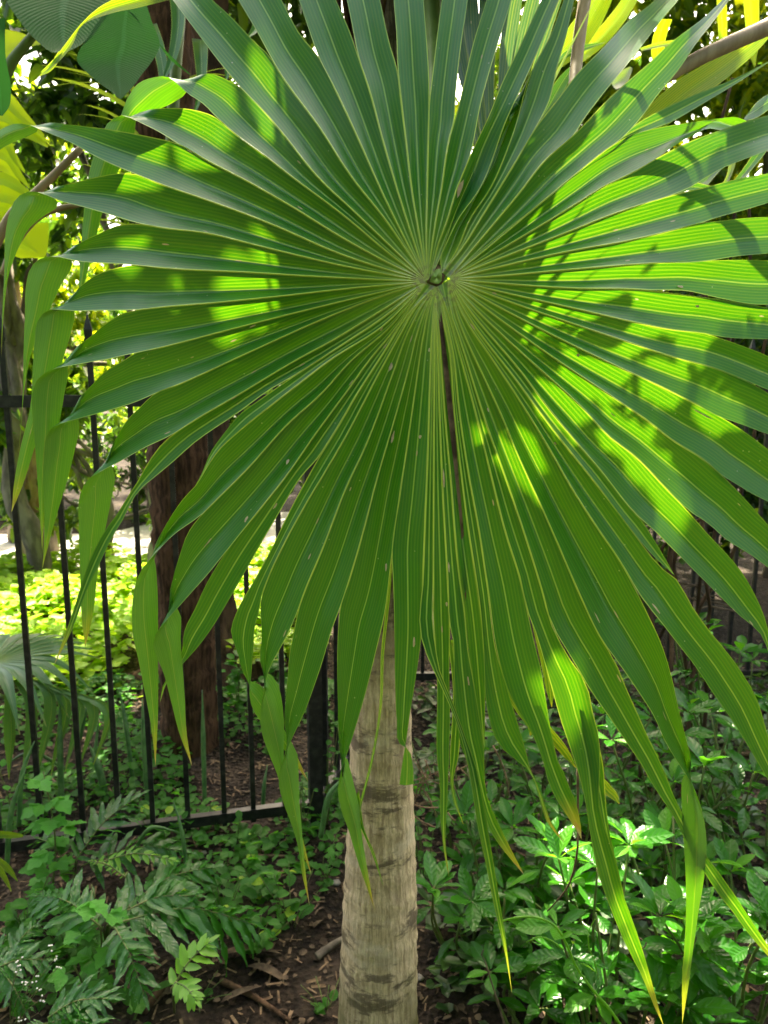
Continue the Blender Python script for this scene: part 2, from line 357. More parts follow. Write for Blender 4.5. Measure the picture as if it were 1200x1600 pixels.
LS = {
 'shrub': variants('leaf', obov, .085, .034, M['shrub'], wavy=.05), 'shrub_lit': variants('leaf', obov, .075, .03, M['shrub_lit']),
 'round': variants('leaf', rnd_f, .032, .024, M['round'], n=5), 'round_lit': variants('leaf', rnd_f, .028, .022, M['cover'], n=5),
 'weed': variants('leaf', lob, .055, .042, M['weed'], n=10, fold=.15), 'weed_ov': variants('leaf', ell, .06, .042, M['weed'], fold=.15),
 'pinna': variants('leaflet', strapf, .11, .027, M['fern'], wavy=.12, n=9, curl=.15), 'pinna_y': variants('leaflet', strapf, .075, .034, M['fern_young'], wavy=.05, curl=.15),
 'strap': variants('blade', strapf, .5, .035, M['strap'], n=10, curl=.5), 'bigleaf': variants('leaf', ell, .16, .08, M['tree_leaf']),
}
def aim(d, roll=0.0, up=(0, 0, 1)):
    """rotation that takes +Y to d and keeps +Z near up"""
    y = np.asarray(d, float); y = y / np.linalg.norm(y); u = np.asarray(up, float)
    if abs(y @ u) > .98: u = np.array((0, -1.0, 0))
    x = np.cross(y, u); x /= np.linalg.norm(x); z = np.cross(x, y)
    c, s = math.cos(roll), math.sin(roll); x2 = x * c + z * s; z2 = -x * s + z * c
    return np.stack([x2, y, z2], 1)
def mat4(rot, loc, sc=1.0):
    m = Matrix.Identity(4)
    for i in range(3):
        for j in range(3): m[i][j] = rot[i][j] * sc
        m[i][3] = float(loc[i])
    return m
def put_leaf(parent, kind, loc, d, sc, roll=None, name='leaf', r=rnd):
    me = r.choice(LS[kind]); rot = aim(d, r.uniform(-.5, .5) if roll is None else roll)
    return obj(name, me, parent, mat=mat4(rot, loc, sc))
# ---------------------------------------------------------------- background trees
def crown_mesh(name, blobs, count, size, mats, seed, flat=.5):
    r = np.random.default_rng(seed); tot = sum(b[3] * b[4] * b[5] for b in blobs); V, F, U, MI, T = [], [], [], [], []
    base = np.array([(-.5, .1), (0, 0), (.5, .1), (.42, .65), (0, 1.0), (-.42, .65)]); base[:, 0] *= .42
    out = []
    for b in blobs:
        k = int(count * b[3] * b[4] * b[5] / tot); p = r.normal(size=(k, 3)); p /= np.linalg.norm(p, axis=1)[:, None]
        # leaves gather in sprays near the outside, with gaps between
        ns = max(6, k // 22); sc = r.normal(size=(ns, 3)); sc /= np.linalg.norm(sc, axis=1)[:, None]; sc *= r.uniform(.45, 1, (ns, 1)) ** .6
        q = sc[r.integers(0, ns, k)] + p * r.uniform(0, .2, (k, 1))
        out.append(q * np.array(b[3:6]) + np.array(b[:3]))
    pts = np.concatenate(out); k = len(pts)
    d = r.normal(size=(k, 3)); d[:, 2] -= .5; d /= np.linalg.norm(d, axis=1)[:, None]
    up = r.normal(size=(k, 3)) * flat + np.array((0, 0, 1)); x = np.cross(d, up); x /= np.linalg.norm(x, axis=1)[:, None] + 1e-9; z = np.cross(x, d)
    sz = size * r.uniform(.65, 1.25, k)
    for i, (bx, by) in enumerate(base):
        V.append(pts + x * (bx * sz)[:, None] + d * (by * sz)[:, None] + z * ((.12 if bx else 0) * sz)[:, None])
    V = np.stack(V, 1).reshape(-1, 3); idx = np.arange(k)[:, None] * 6
    F = np.concatenate([idx + np.array((0, 1, 4, 5)), idx + np.array((1, 2, 3, 4))]); 
    U = np.tile(np.stack([base[:, 0] / .84 + .5, base[:, 1]], 1), (k, 1))
    me = bpy.data.meshes.new(name); me.vertices.add(len(V)); me.vertices.foreach_set('co', V.ravel())
    me.loops.add(F.size); me.loops.foreach_set('vertex_index', F.ravel().astype(np.int32)); me.polygons.add(len(F)); me.polygons.foreach_set('loop_start', np.arange(0, F.size, 4, dtype=np.int32))
    l = me.uv_layers.new(name='UVMap'); l.data.foreach_set('uv', U[F.ravel()].astype(np.float32).ravel())
    at = me.attributes.new('tone', 'FLOAT', 'FACE'); at.data.foreach_set('value', np.tile(r.random(k), 2).astype(np.float32))
    for m_ in mats: me.materials.append(m_)
    if len(mats) > 1: me.polygons.foreach_set('material_index', np.tile(r.choice(len(mats), k, p=[.7, .3]), 2).astype(np.int32))
    me.update(); me.validate(); return me
def limb(mb, p0, p1, r0, r1, seed, n=9, wob=.06):
    r = random.Random(seed); L = np.linalg.norm(np.array(p1) - np.array(p0))
    pts = [np.array(p0) + (np.array(p1) - np.array(p0)) * i / n + np.array([r.uniform(-1, 1) for _ in range(3)]) * wob * L * (0 < i < n) * .5 for i in range(n + 1)]
    q, _ = spline(pts, n * 2); mb.tube(q, np.linspace(r0, r1, len(q)), 8)
def tree(name, label, cat, base, H, blobs, count, size, mats, seed, r0=.12, group=None, bark='grey_bark'):
    o = thing(name, label, cat, base, group)
    mb = MB(); top = np.array((0, 0, H * .55)); limb(mb, (0, 0, -.1), top, r0, r0 * .6, seed)
    for i, b in enumerate(blobs): limb(mb, top * (.5 + .5 * ((i % 3) / 2)), b[:3], r0 * .45, r0 * .1, seed + i + 1)
    obj('trunk', mesh('trunk', mb.v, mb.f, M[bark]), o)
    obj('crown', crown_mesh('crown', blobs, count, size, mats, seed), o); return o
# ---------------------------------------------------------------- the fan palm
palm_root = np.array((-.015, 1.50, 0.0))
palm = thing('fan_palm', 'fan palm with one huge round pleated leaf hanging in front of its ringed trunk', 'palm tree', palm_root)
LC = (668, 440); RC = (700, 436); BC = (682, 446)
SUT = {
 '0r': [(697, 383), (718, 340), (747, 300), (795, 180)],
 1: [(683, 387), (700, 340), (712, 300), (734, 245)],
 2: [(680, 350), (689, 300), (705, 205), (709, 192)],
 3: [(666, 370), (667.5, 300), (669, 225), (671, 155)],
 4: [(654, 360), (644, 300), (635, 225), (626, 150), (622, 115)],
 5: [(641, 360), (622, 300), (600, 225), (577, 140), (559, 85)],
 6: [(627, 362), (597, 300), (560, 217), (525, 142), (497, 87)],
 7: [(600, 340), (550, 277), (500, 200), (432, 105), (424, 91)],
 8: [(623, 397), (550, 327), (500, 280), (435, 200), (415, 177), (375, 136)],
 9: [(617, 403), (533, 333), (455, 275), (410, 240), (365, 207), (339, 184)],
 10: [(600, 407), (533, 370), (457, 323), (383, 281), (327, 252), (277, 224)],
 11: [(533, 397), (417, 347), (317, 310), (250, 287), (212, 272)],
 12: [(527, 413), (417, 387), (317, 363), (250, 355), (222, 350)],
 13: [(500, 432), (383, 425), (250, 418), (210, 414)],
 14: [(550, 450), (433, 463), (333, 473), (250, 480), (215, 484)],
 15: [(567, 463), (483, 483), (350, 517), (250, 543), (210, 552)],
 16: [(583, 467), (517, 493), (383, 553), (280, 600), (240, 616)],
 17: [(583, 493), (517, 533), (467, 560), (375, 615), (300, 659), (269, 679)],
 18: [(600, 495), (540, 535), (455, 590)],
 '18b': [(600, 508), (515, 563), (460, 605), (425, 632), (375, 672), (340, 705), (322, 732)],
 19: [(605, 515), (550, 562), (500, 617), (450, 662), (387, 732), (332, 787), (314, 805)],
 20: [(612, 520), (575, 565), (550, 600), (490, 682), (450, 740), (405, 797), (350, 866)],
 21: [(640, 488), (600, 550), (560, 612), (520, 680)],
 22: [(650, 480), (627, 520), (590, 587), (540, 682), (512, 730), (475, 792), (440, 857), (420, 900), (408, 935)],
 23: [(655, 485), (637, 520), (615, 580), (572, 695), (540, 764), (505, 855), (472, 935), (467, 950)],
 24: [(662, 490), (652, 520), (640, 570), (615, 660), (590, 745), (565, 840), (545, 908), (531, 951)],
 25: [(668, 490), (662, 520), (647, 620), (637, 690), (625, 770), (612, 870)],
 26: [(677, 490), (675, 520), (672, 595), (669, 695), (664, 820), (661, 900), (658, 997)],
 27: [(681, 490), (684, 545), (687, 645), (692, 770), (700, 915), (703, 978)],
 28: [(685, 490), (688, 545), (695, 645), (704, 745), (719, 910), (726, 955)],
 29: [(690, 490), (702, 545), (710, 645), (720, 732), (731, 820), (745, 912), (750, 950)],
 30: [(693, 485), (707, 545), (718, 645), (733, 745), (747, 820), (761, 912), (780, 1035)],
 31: [(697, 480), (716, 545), (740, 632), (765, 732), (790, 832), (813, 905), (825, 958)],
 32: [(702, 477), (722, 540), (760, 662), (785, 732), (815, 820), (845, 915), (864, 980)],
 33: [(712, 485), (760, 597), (780, 640), (810, 712), (842, 782), (870, 845), (900, 915), (947, 1010)],
 34: [(717, 480), (772, 565), (810, 622), (855, 695), (895, 765), (935, 827), (971, 880)],
 '35b': [(722, 478), (810, 598), (867, 675), (935, 760), (1001, 847)],
 35: [(727, 475), (820, 588), (855, 635), (885, 672), (940, 737), (992, 802), (1000, 810)],
 36: [(731, 470), (822, 557), (867, 597), (910, 637), (950, 680), (995, 715), (1035, 757), (1064, 787)],
 37: [(737, 465), (900, 582), (950, 615), (982, 637), (1005, 652), (1050, 687), (1105, 722), (1132, 746)],
 38: [(742, 459), (912, 547), (975, 577), (1025, 600), (1075, 625), (1131, 654)],
 39: [(746, 453), (900, 507), (975, 532), (1050, 557), (1122, 577), (1150, 588)],
 40: [(750, 448), (900, 482), (1000, 505), (1050, 515), (1107, 522)],
 41: [(750, 440), (900, 450), (1000, 452), (1012, 453)],
 42: [(750, 433), (900, 420), (1000, 412), (1112, 407)],
 43: [(750, 424), (900, 390), (975, 377), (1050, 360), (1100, 347)],
 44: [(750, 416), (900, 357), (950, 337), (1000, 320), (1050, 305)],
 45: [(750, 408), (905, 315), (945, 290), (987, 270), (1030, 245)],
 46: [(745, 401), (907, 266), (950, 232), (965, 222)],
 47: [(745, 401), (907, 266), (950, 232), (965, 222)],
 48: [(737, 391), (815, 297), (850, 252), (900, 207)],
 49: [(724, 385), (752, 340), (800, 262), (840, 195)],
 51: [(688, 405), (695, 380), (710, 335), (736, 275)],
 50: [(714, 390), (735, 340), (765, 295), (800, 212), (832, 107)],
 '47b': [(743, 398), (880, 288), (935, 240)],
 '47c': [(743, 399), (885, 286), (940, 240)],
 '25b': [(612, 872), (606, 925)], '25c': [(613, 872), (610, 925)],
 '26m': [(679, 490), (679, 545), (678, 695), (677, 915), (677, 970)],
 '26n': [(679, 490), (679, 545), (678, 695), (677, 915), (676, 968)],
 'd1': [(684, 478), (690, 545), (700, 650), (711, 745), (721, 850)],
 'd2': [(688, 478), (697, 545), (709, 650), (717, 745), (726, 850)],
 'tA': [(700, 1000), (708, 1090)], 'tB': [(712, 1000), (722, 1100)],
 '24p': [(548, 1255), (552, 1275)], '24q': [(561, 1235), (564, 1262)],
 '32p': [(905, 1100), (918, 1190)], '32q': [(912, 1100), (942, 1192)],
}
# (suture A, free edge A, suture B, free edge B, depth step, (fold index A, fold index B, depth of tail), tip)
SEG = [
 (1, [(764, 180), (784, 130), (812, 72), (840, 12), (866, -40), (905, -120)], '0r', [(815, 137), (832, 100), (860, 32), (885, -30), (905, -120)], -.014, None, 0),
 (2, [(720, 150), (740, 65), (760, 0), (785, -80), (810, -170)], 1, [(752, 160), (780, 62), (799, 0), (812, -80), (810, -170)], 0, None, 0),
 (3, [(674, 130), (682, 62), (690, 0), (700, -80), (728, -190)], 2, [(712, 150), (720, 75), (731, 0), (738, -80), (728, -190)], .002, None, 0),
 (4, [(619, 50), (615, 0), (610, -80), (632, -200)], 3, [(670, 110), (666, 50), (662, 0), (655, -80), (632, -200)], -.002, None, 0),
 (5, [(552, 50), (542, 0), (522, -80), (518, -190)], 4, [(607, 60), (594, 0), (572, -80), (518, -190)], .002, None, 0),
 (6, [(482, 45), (467, 0), (440, -70), (405, -170)], 5, [(547, 50), (525, 0), (493, -70), (405, -170)], -.002, None, 0),
 (7, [(400, 47), (372, 0), (335, -60), (280, -150)], 6, [(470, 55), (440, 0), (400, -70), (280, -150)], .003, None, 0),
 (8, [(335, 87), (305, 47), (270, 0), (230, -60), (180, -120)], 7, [(395, 62), (360, 25), (332, 0), (275, -60), (180, -120)], -.004, None, 0),
 (9, [(317, 162), (292, 145), (276, 130), (262, 120), (240, 121), (217, 130), (200, 152), (189, 180), (178, 205), (165, 240)], 8, [(350, 122), (330, 115), (312, 117), (297, 128), (290, 147), (276, 157), (250, 170), (222, 180), (200, 205), (165, 240)], .004, (3, 2, .05), 0),
 (10, [(250, 207), (220, 192), (203, 184), (189, 180), (172, 189), (156, 215), (141, 262), (131, 330), (126, 400), (122, 480)], 9, [(300, 171), (260, 169), (232, 172), (216, 178), (212, 190), (210, 212), (187, 262), (160, 332), (150, 372), (138, 420), (122, 480)], .002, (3, 2, .07), 0),
 (11, [(187, 262), (150, 245), (105, 220), (64, 203), (45, 195), (25, 193), (0, 203), (-35, 232), (-70, 330)], 10, [(240, 215), (170, 202), (110, 195), (75, 192), (60, 197), (58, 205), (35, 216), (0, 234), (-30, 262), (-70, 330)], -.002, (4, 3, .05), .4),
 (12, [(160, 332), (125, 322), (97, 315), (70, 304), (50, 299), (38, 301), (24, 312), (14, 335), (8, 370), (7, 420), (3, 500), (2, 560)], 11, [(185, 271), (150, 277), (112, 287), (84, 295), (80, 305), (93, 319), (72, 335), (45, 357), (30, 385), (15, 425), (6, 490), (2, 560)], .001, (5, 3, .06), .4),
 (13, [(165, 411), (140, 410), (115, 407), (95, 402), (76, 401), (58, 407), (46, 422), (41, 442), (39, 492), (37, 542), (36, 600), (29, 718)], 12, [(185, 352), (155, 365), (128, 378), (112, 388), (110, 400), (113, 412), (95, 445), (82, 475), (62, 515), (48, 555), (38, 610), (29, 718)], -.001, (5, 3, .06), .4),
 (14, [(180, 485), (150, 485), (120, 486), (95, 484), (78, 483), (66, 490), (58, 503), (54, 530), (51, 580), (48, 630), (32, 700), (22, 755), (18, 800)], 13, [(180, 419), (155, 427), (130, 444), (116, 458), (113, 475), (117, 492), (112, 515), (102, 550), (85, 600), (60, 680), (34, 762), (18, 800)], .001, (5, 3, .06), .6),
 (15, [(190, 556), (175, 560), (140, 566), (112, 571), (85, 576), (66, 585), (55, 597), (50, 617), (51, 655), (56, 715), (61, 790), (66, 860)], 14, [(190, 490), (170, 502), (140, 527), (117, 545), (107, 560), (107, 582), (101, 612), (94, 655), (80, 710), (70, 790), (66, 860)], -.001, (6, 3, .06), .3),
 (16, [(215, 627), (175, 640), (135, 651), (105, 659), (88, 664), (77, 671), (71, 684), (69, 705), (67, 740), (69, 800), (69, 845), (66, 890)], 15, [(195, 562), (165, 580), (140, 605), (122, 625), (118, 640), (124, 657), (117, 702), (105, 750), (87, 810), (76, 850), (66, 890)], .001, (6, 3, .06), .3),
 (17, [(225, 700), (180, 725), (155, 738), (140, 747), (130, 760), (124, 778), (123, 815), (125, 890), (127, 955), (133, 1012)], 16, [(220, 635), (200, 655), (182, 685), (172, 705), (173, 722), (179, 738), (175, 775), (167, 815), (153, 890), (146, 955), (133, 1012)], -.002, (5, 3, .06), .6),
 (18, [(425, 607), (375, 643), (300, 695), (270, 722), (240, 747), (217, 767), (205, 785), (192, 812), (175, 840), (155, 882), (135, 925), (110, 990), (84, 1040)], 17, [(247, 700), (230, 725), (215, 752), (200, 775), (185, 800), (162, 832), (140, 875), (122, 930), (104, 985), (84, 1040)], .004, None, .8),
 ('18b', [(312, 752), (300, 768)], 18, [(405, 625), (375, 647), (350, 677), (330, 705), (315, 740), (300, 768)], .003, None, 0),
 (19, [(290, 822), (272, 835), (250, 857), (234, 874), (221, 891), (212, 912), (206, 962), (207, 987), (215, 1025), (226, 1080), (236, 1135), (243, 1197)], '18b', [(308, 756), (290, 775), (258, 822), (244, 848), (239, 862), (242, 876), (246, 920), (247, 975), (247, 1050), (247, 1110), (243, 1197)], .001, (5, 3, .05), .8),
 (20, [(325, 897), (300, 925), (275, 953), (256, 974), (243, 991), (239, 1006), (244, 1024), (255, 1050), (267, 1095), (280, 1145), (300, 1197)], 19, [(295, 830), (280, 870), (270, 905), (266, 930), (274, 945), (282, 960), (282, 995), (286, 1050), (289, 1097), (291, 1140), (300, 1197)], -.003, (5, 3, .04), .8),
 (21, [(495, 718), (475, 740), (434, 805), (405, 855), (385, 890), (355, 942), (332, 980), (310, 1010), (288, 1035), (262, 1065), (250, 1098)], 20, [(340, 882), (320, 917), (305, 950), (287, 990), (285, 1015), (272, 1045), (255, 1070), (250, 1098)], .006, (8, 4, .05), 0),
 (22, [(405, 955), (399, 975), (396, 1012), (392, 1062), (390, 1090), (397, 1112), (410, 1130), (430, 1155), (455, 1185), (482, 1222)], 21, [(495, 720), (470, 765), (450, 803), (425, 855), (395, 910), (370, 955), (361, 984), (372, 1022), (382, 1055), (392, 1065), (406, 1070), (425, 1105), (452, 1155), (482, 1222)], .003, (4, 8, .03), .9),
 (23, [(457, 975), (437, 1015), (422, 1042), (412, 1080), (407, 1110), (408, 1140), (418, 1172), (432, 1207), (450, 1270), (472, 1330), (487, 1368)], 22, [(409, 990), (409, 1042), (417, 1055), (429, 1058), (437, 1078), (442, 1107), (444, 1137), (443, 1175), (455, 1250), (473, 1310), (487, 1368)], -.002, (4, 1, .03), .8),
 (24, [(520, 980), (505, 1030), (490, 1075), (475, 1115), (458, 1150), (446, 1178), (437, 1203), (436, 1228), (442, 1252), (455, 1287), (465, 1320), (472, 1365), (484, 1416)], 23, [(460, 982), (452, 1025), (449, 1062), (446, 1100), (445, 1135), (452, 1155), (463, 1172), (466, 1195), (467, 1237), (471, 1290), (474, 1325), (480, 1385), (484, 1416)], -.003, (6, 4, .03), .9),
 (25, [(600, 965), (587, 1020), (572, 1080), (557, 1132), (545, 1170), (534, 1202), (528, 1230), (530, 1252), (536, 1275), (543, 1292), (550, 1315), (562, 1355), (575, 1392), (586, 1425)], 24, [(529, 975), (527, 1025), (528, 1100), (529, 1150), (533, 1178), (542, 1185), (548, 1205), (554, 1230), (562, 1265), (564, 1295), (571, 1340), (586, 1425)], -.002, (6, 3, .02), .9),
 ('24p', [(566, 1300), (582, 1337), (600, 1388)], '24q', [(570, 1297), (584, 1330), (600, 1388)], .012, None, .7),
 ('25b', [(595, 1025), (593, 1100), (587, 1145), (577, 1197), (567, 1235), (561, 1258), (563, 1272)], '25c', [(600, 1025), (597, 1100), (591, 1145), (581, 1197), (571, 1235), (565, 1258), (563, 1272)], .012, None, 0),
 (26, [(654, 1030), (647, 1075), (641, 1112), (636, 1148), (629, 1190), (624, 1226)], 25, [(614, 905), (616, 975), (617, 1050), (620, 1125), (625, 1163), (637, 1170), (645, 1195), (646, 1225)], -.003, (3, 4, .02), 0),
 (27, [(702, 1050), (703, 1125), (701, 1197), (699, 1250), (696, 1312), (702, 1372)], '26m', [(680, 1012), (683, 1070), (684, 1197), (686, 1212), (689, 1287), (695, 1340), (702, 1372)], .004, None, .3),
 ('26n', [(681, 1012), (688, 1050), (704, 1088), (727, 1150), (746, 1205), (755, 1250), (765, 1310), (777, 1385), (789, 1460), (800, 1552)], 26, [(666, 1022), (685, 1064), (712, 1127), (728, 1182), (737, 1230), (746, 1290), (758, 1345), (773, 1420), (788, 1485), (800, 1552)], -.016, None, .8),
 (28, [(731, 1012), (742, 1075), (750, 1125), (757, 1180), (757, 1215), (762, 1248), (777, 1282), (796, 1322), (819, 1367)], 27, [(707, 995), (709, 1050), (712, 1112), (720, 1165), (737, 1205), (750, 1240), (764, 1295), (786, 1328), (819, 1367)], -.006, None, 1),
 ('tB', [(719, 1150), (716, 1185), (709, 1215), (713, 1250), (725, 1290)], 'tA', [(706, 1130), (703, 1190), (703, 1215), (708, 1250), (725, 1290)], .02, None, 1),
 ('d2', [(729, 905), (728, 940)], 'd1', [(722, 905), (728, 940)], .006, None, 0),
 (29, [(757, 1010), (758, 1060), (757, 1170)], 28, [(730, 1000), (740, 1070), (748, 1120), (757, 1170)], .014, None, 0),
 (30, [(785, 1050), (800, 1100), (812, 1140), (822, 1175), (829, 1203), (845, 1238), (861, 1285), (882, 1317)], 29, [(755, 1012), (762, 1112), (772, 1150), (785, 1170), (807, 1188), (829, 1207), (842, 1245), (856, 1287), (882, 1317)], .003, None, 1),
 (31, [(834, 1000), (844, 1040), (852, 1087), (860, 1137), (867, 1170), (875, 1197), (880, 1205), (890, 1230), (900, 1255), (907, 1285), (909, 1312)], 30, [(790, 1070), (812, 1115), (827, 1138), (840, 1166), (850, 1195), (857, 1222), (870, 1250), (885, 1273), (900, 1296), (909, 1312)], -.002, None, 1),
 (32, [(892, 1032), (915, 1065), (927, 1115), (936, 1150), (938, 1200), (936, 1255), (946, 1297), (964, 1348), (975, 1401), (990, 1442), (1007, 1494), (1020, 1540), (1037, 1603)], 31, [(832, 975), (850, 1033), (862, 1075), (876, 1125), (898, 1190), (912, 1240), (924, 1313), (936, 1369), (957, 1427), (978, 1477), (1002, 1523), (1025, 1579), (1037, 1603)], .002, None, .9),
 ('32q', [(946, 1240), (950, 1285), (960, 1335), (966, 1366)], '32p', [(926, 1220), (936, 1262), (948, 1315), (966, 1366)], .012, None, .3),
 (33, [(957, 1025), (975, 1067), (995, 1112), (1012, 1150), (1037, 1202), (1054, 1246), (1067, 1272), (1085, 1305), (1102, 1335), (1130, 1372), (1159, 1415), (1200, 1477), (1245, 1540)], 32, [(880, 1007), (900, 1040), (917, 1070), (937, 1100), (955, 1125), (975, 1155), (996, 1185), (1025, 1235), (1054, 1278), (1067, 1305), (1085, 1337), (1101, 1363), (1118, 1392), (1142, 1421), (1165, 1453), (1200, 1494), (1245, 1540)], .003, None, .9),
 (34, [(985, 905), (1010, 955), (1035, 1010), (1050, 1060), (1062, 1115), (1072, 1155), (1079, 1195), (1067, 1212), (1065, 1240), (1066, 1280), (1070, 1340), (1072, 1412), (1070, 1471), (1066, 1526), (1066, 1600)], 33, [(962, 1030), (1000, 1085), (1025, 1125), (1036, 1152), (1058, 1190), (1084, 1231), (1099, 1277), (1104, 1313), (1101, 1363), (1091, 1427), (1083, 1485), (1075, 1544), (1066, 1600)], -.004, (6, 6, .02), .8),
 ('35b', [(1012, 862), (1035, 888), (1057, 905), (1080, 945), (1102, 977), (1150, 1037), (1182, 1090), (1200, 1150), (1225, 1225), (1240, 1320)], 34, [(1000, 930), (1035, 975), (1062, 1010), (1087, 1042), (1112, 1080), (1150, 1135), (1180, 1185), (1210, 1237), (1240, 1320)], -.001, None, .9),
 (35, [(1020, 840), (1042, 877), (1054, 899)], '35b', [(1020, 868), (1054, 899)], .003, None, 0),
 (36, [(1085, 810), (1107, 835), (1140, 870), (1160, 895), (1180, 930), (1195, 965), (1205, 1010), (1212, 1090)], 35, [(1020, 827), (1050, 857), (1085, 892), (1120, 927), (1150, 957), (1190, 993), (1205, 1040), (1212, 1090)], .002, None, .5),
 (37, [(1162, 777), (1187, 805), (1220, 845), (1260, 900), (1300, 970)], 36, [(1075, 797), (1105, 817), (1137, 845), (1170, 865), (1200, 887), (1245, 925), (1300, 970)], -.004, None, .4),
 (38, [(1160, 672), (1200, 702), (1240, 740), (1310, 840)], 37, [(1140, 750), (1167, 767), (1200, 784), (1250, 808), (1310, 840)], .002, None, .4),
 (39, [(1185, 605), (1230, 635), (1320, 720)], 38, [(1150, 660), (1182, 672), (1210, 682), (1260, 702), (1320, 720)], -.002, None, .4),
 (40, [(1125, 528), (1160, 540), (1200, 556), (1250, 580), (1330, 640)], 39, [(1185, 603), (1230, 620), (1330, 640)], .002, None, .4),
 (41, [(1060, 459), (1120, 467), (1150, 472), (1200, 481), (1260, 497), (1335, 525)], 40, [(1125, 526), (1160, 529), (1200, 530), (1260, 530), (1335, 525)], -.001, None, .4),
 (42, [(1160, 406), (1200, 407), (1260, 412), (1340, 440)], 41, [(1075, 455), (1120, 465), (1185, 476), (1250, 470), (1340, 440)], .003, None, .4),
 (43, [(1125, 345), (1150, 342), (1200, 339), (1260, 345), (1345, 370)], 42, [(1140, 402), (1200, 396), (1260, 390), (1345, 370)], -.001, None, .4),
 (44, [(1100, 293), (1150, 280), (1200, 271), (1260, 262), (1345, 262)], 43, [(1120, 340), (1150, 332), (1200, 317), (1260, 297), (1345, 262)], .002, None, .4),
 (45, [(1075, 222), (1115, 207), (1165, 190), (1200, 180), (1250, 172), (1330, 170)], 44, [(1080, 292), (1100, 280), (1135, 260), (1150, 254), (1200, 235), (1260, 212), (1330, 170)], -.001, None, .4),
 (46, [(987, 210), (1025, 200), (1075, 192), (1125, 185), (1150, 183), (1168, 190), (1190, 206)], 45, [(1050, 230), (1085, 210), (1105, 201), (1125, 203), (1150, 206), (1190, 206)], .001, (4, 2, .03), 0),
 ('47b', [(1000, 190), (1040, 168), (1085, 148), (1145, 124), (1215, 88)], '47c', [(975, 218), (1050, 190), (1100, 161), (1150, 131), (1215, 88)], .010, None, .3),
 (48, [(950, 155), (975, 132), (1012, 100), (1050, 65), (1100, 27), (1175, -50)], 47, [(1005, 180), (1025, 152), (1062, 107), (1090, 65), (1106, 45), (1175, -50)], -.003, None, .3),
 (49, [(875, 150), (900, 117), (940, 77), (965, 50), (982, 32), (1012, 10), (1032, -8), (1095, -60)], 48, [(907, 195), (940, 150), (975, 107), (1012, 60), (1037, 27), (1060, 0), (1095, -60)], .001, None, .3),
 (51, [(770, 205), (798, 140), (812, 120)], 50, [(796, 190), (812, 120)], .008, None, 0),
 (50, [(860, 55), (880, 2), (895, -40), (925, -110)], 49, [(857, 162), (872, 100), (885, 55), (897, 0), (908, -45), (925, -110)], .006, None, .3),
]
def dsurf(p):
    r = np.hypot(p[:, 0] - 683, p[:, 1] - 438) / 600
    return .95 + .045 * r**2
def sutpts(k):
    s = SUT[k]
    if isinstance(k, str) and k in ('25b', '25c', 'tA', 'tB', '24p', '24q', '32p', '32q'): return list(s)
    a = s[0] if len(s) > 0 else (0, 0)
    num = int(''.join(ch for ch in str(k) if ch.isdigit()) or 28)
    c = BC if (21 <= num <= 31 or str(k).startswith('d')) else (LC if num < 21 and k != '0r' else RC)
    if num >= 49: c = (690, 428)
    if k == '0r': c = (674, 433)
    if k == 1: c = (672, 434)
    d = np.array(s[0], float) - c; d /= np.linalg.norm(d)
    return [tuple(np.array(c) + d * np.array((3, 2)))] + list(s)
def ribbon(A, B, zA, zB, n, m, amp0, amp1, wave=0.0, seed=0):
    """blade between two edge curves (pixel + depth), folded in a V along its middle; world verts, faces, uvs"""
    pa, pb = np.array([P(x, y, z) for (x, y), z in zip(A, zA)]), np.array([P(x, y, z) for (x, y), z in zip(B, zB)])
    mid = (pa + pb) / 2; ac = pb - pa; wd = np.linalg.norm(ac, axis=1)
    tg = np.gradient(mid, axis=0); nn = np.cross(tg, ac); nn /= np.linalg.norm(nn, axis=1)[:, None] + 1e-9
    k0 = n // 3
    flip = 1 if nn[k0] @ (CAM - mid[k0]) > 0 else -1
    nn *= flip
    nn[-1] = nn[-2]
    for _ in range(2):
        nn[1:-1] = (nn[:-2] + nn[1:-1] * 2 + nn[2:]); nn /= np.linalg.norm(nn, axis=1)[:, None] + 1e-9
    rg = random.Random(seed); ph = rg.random() * 6
    v, uv, uv2 = [], [], []
    L = np.concatenate([[0], np.cumsum(np.linalg.norm(np.diff(mid, axis=0), axis=1))])
    for i in range(n):
        s = i / (n - 1); am = amp0 + (amp1 - amp0) * min(1, max(0, (s - .25) / .4)); am *= min(1, .3 + s * 8)
        for j in range(m):
            u = j / (m - 1); e = abs(2 * u - 1)
            prof = (1 - e) ** .95
            q = pa[i] + ac[i] * u - nn[i] * (am * wd[i] * .5 * prof)
            if wave: q = q + nn[i] * wave * wd[i] * math.sin(L[i] * 22 + ph + u * 1.5) * s
            v.append(q); uv.append((u, s)); uv2.append(((u - .5) * wd[i], min(u, 1 - u) * wd[i]))
    f = []
    for i in range(n - 1):
        for j in range(m - 1):
            q = (i*m + j, i*m + j + 1, (i+1)*m + j + 1, (i+1)*m + j)
            f.append(q[::-1] if flip > 0 else q)
    return v, f, uv, uv2
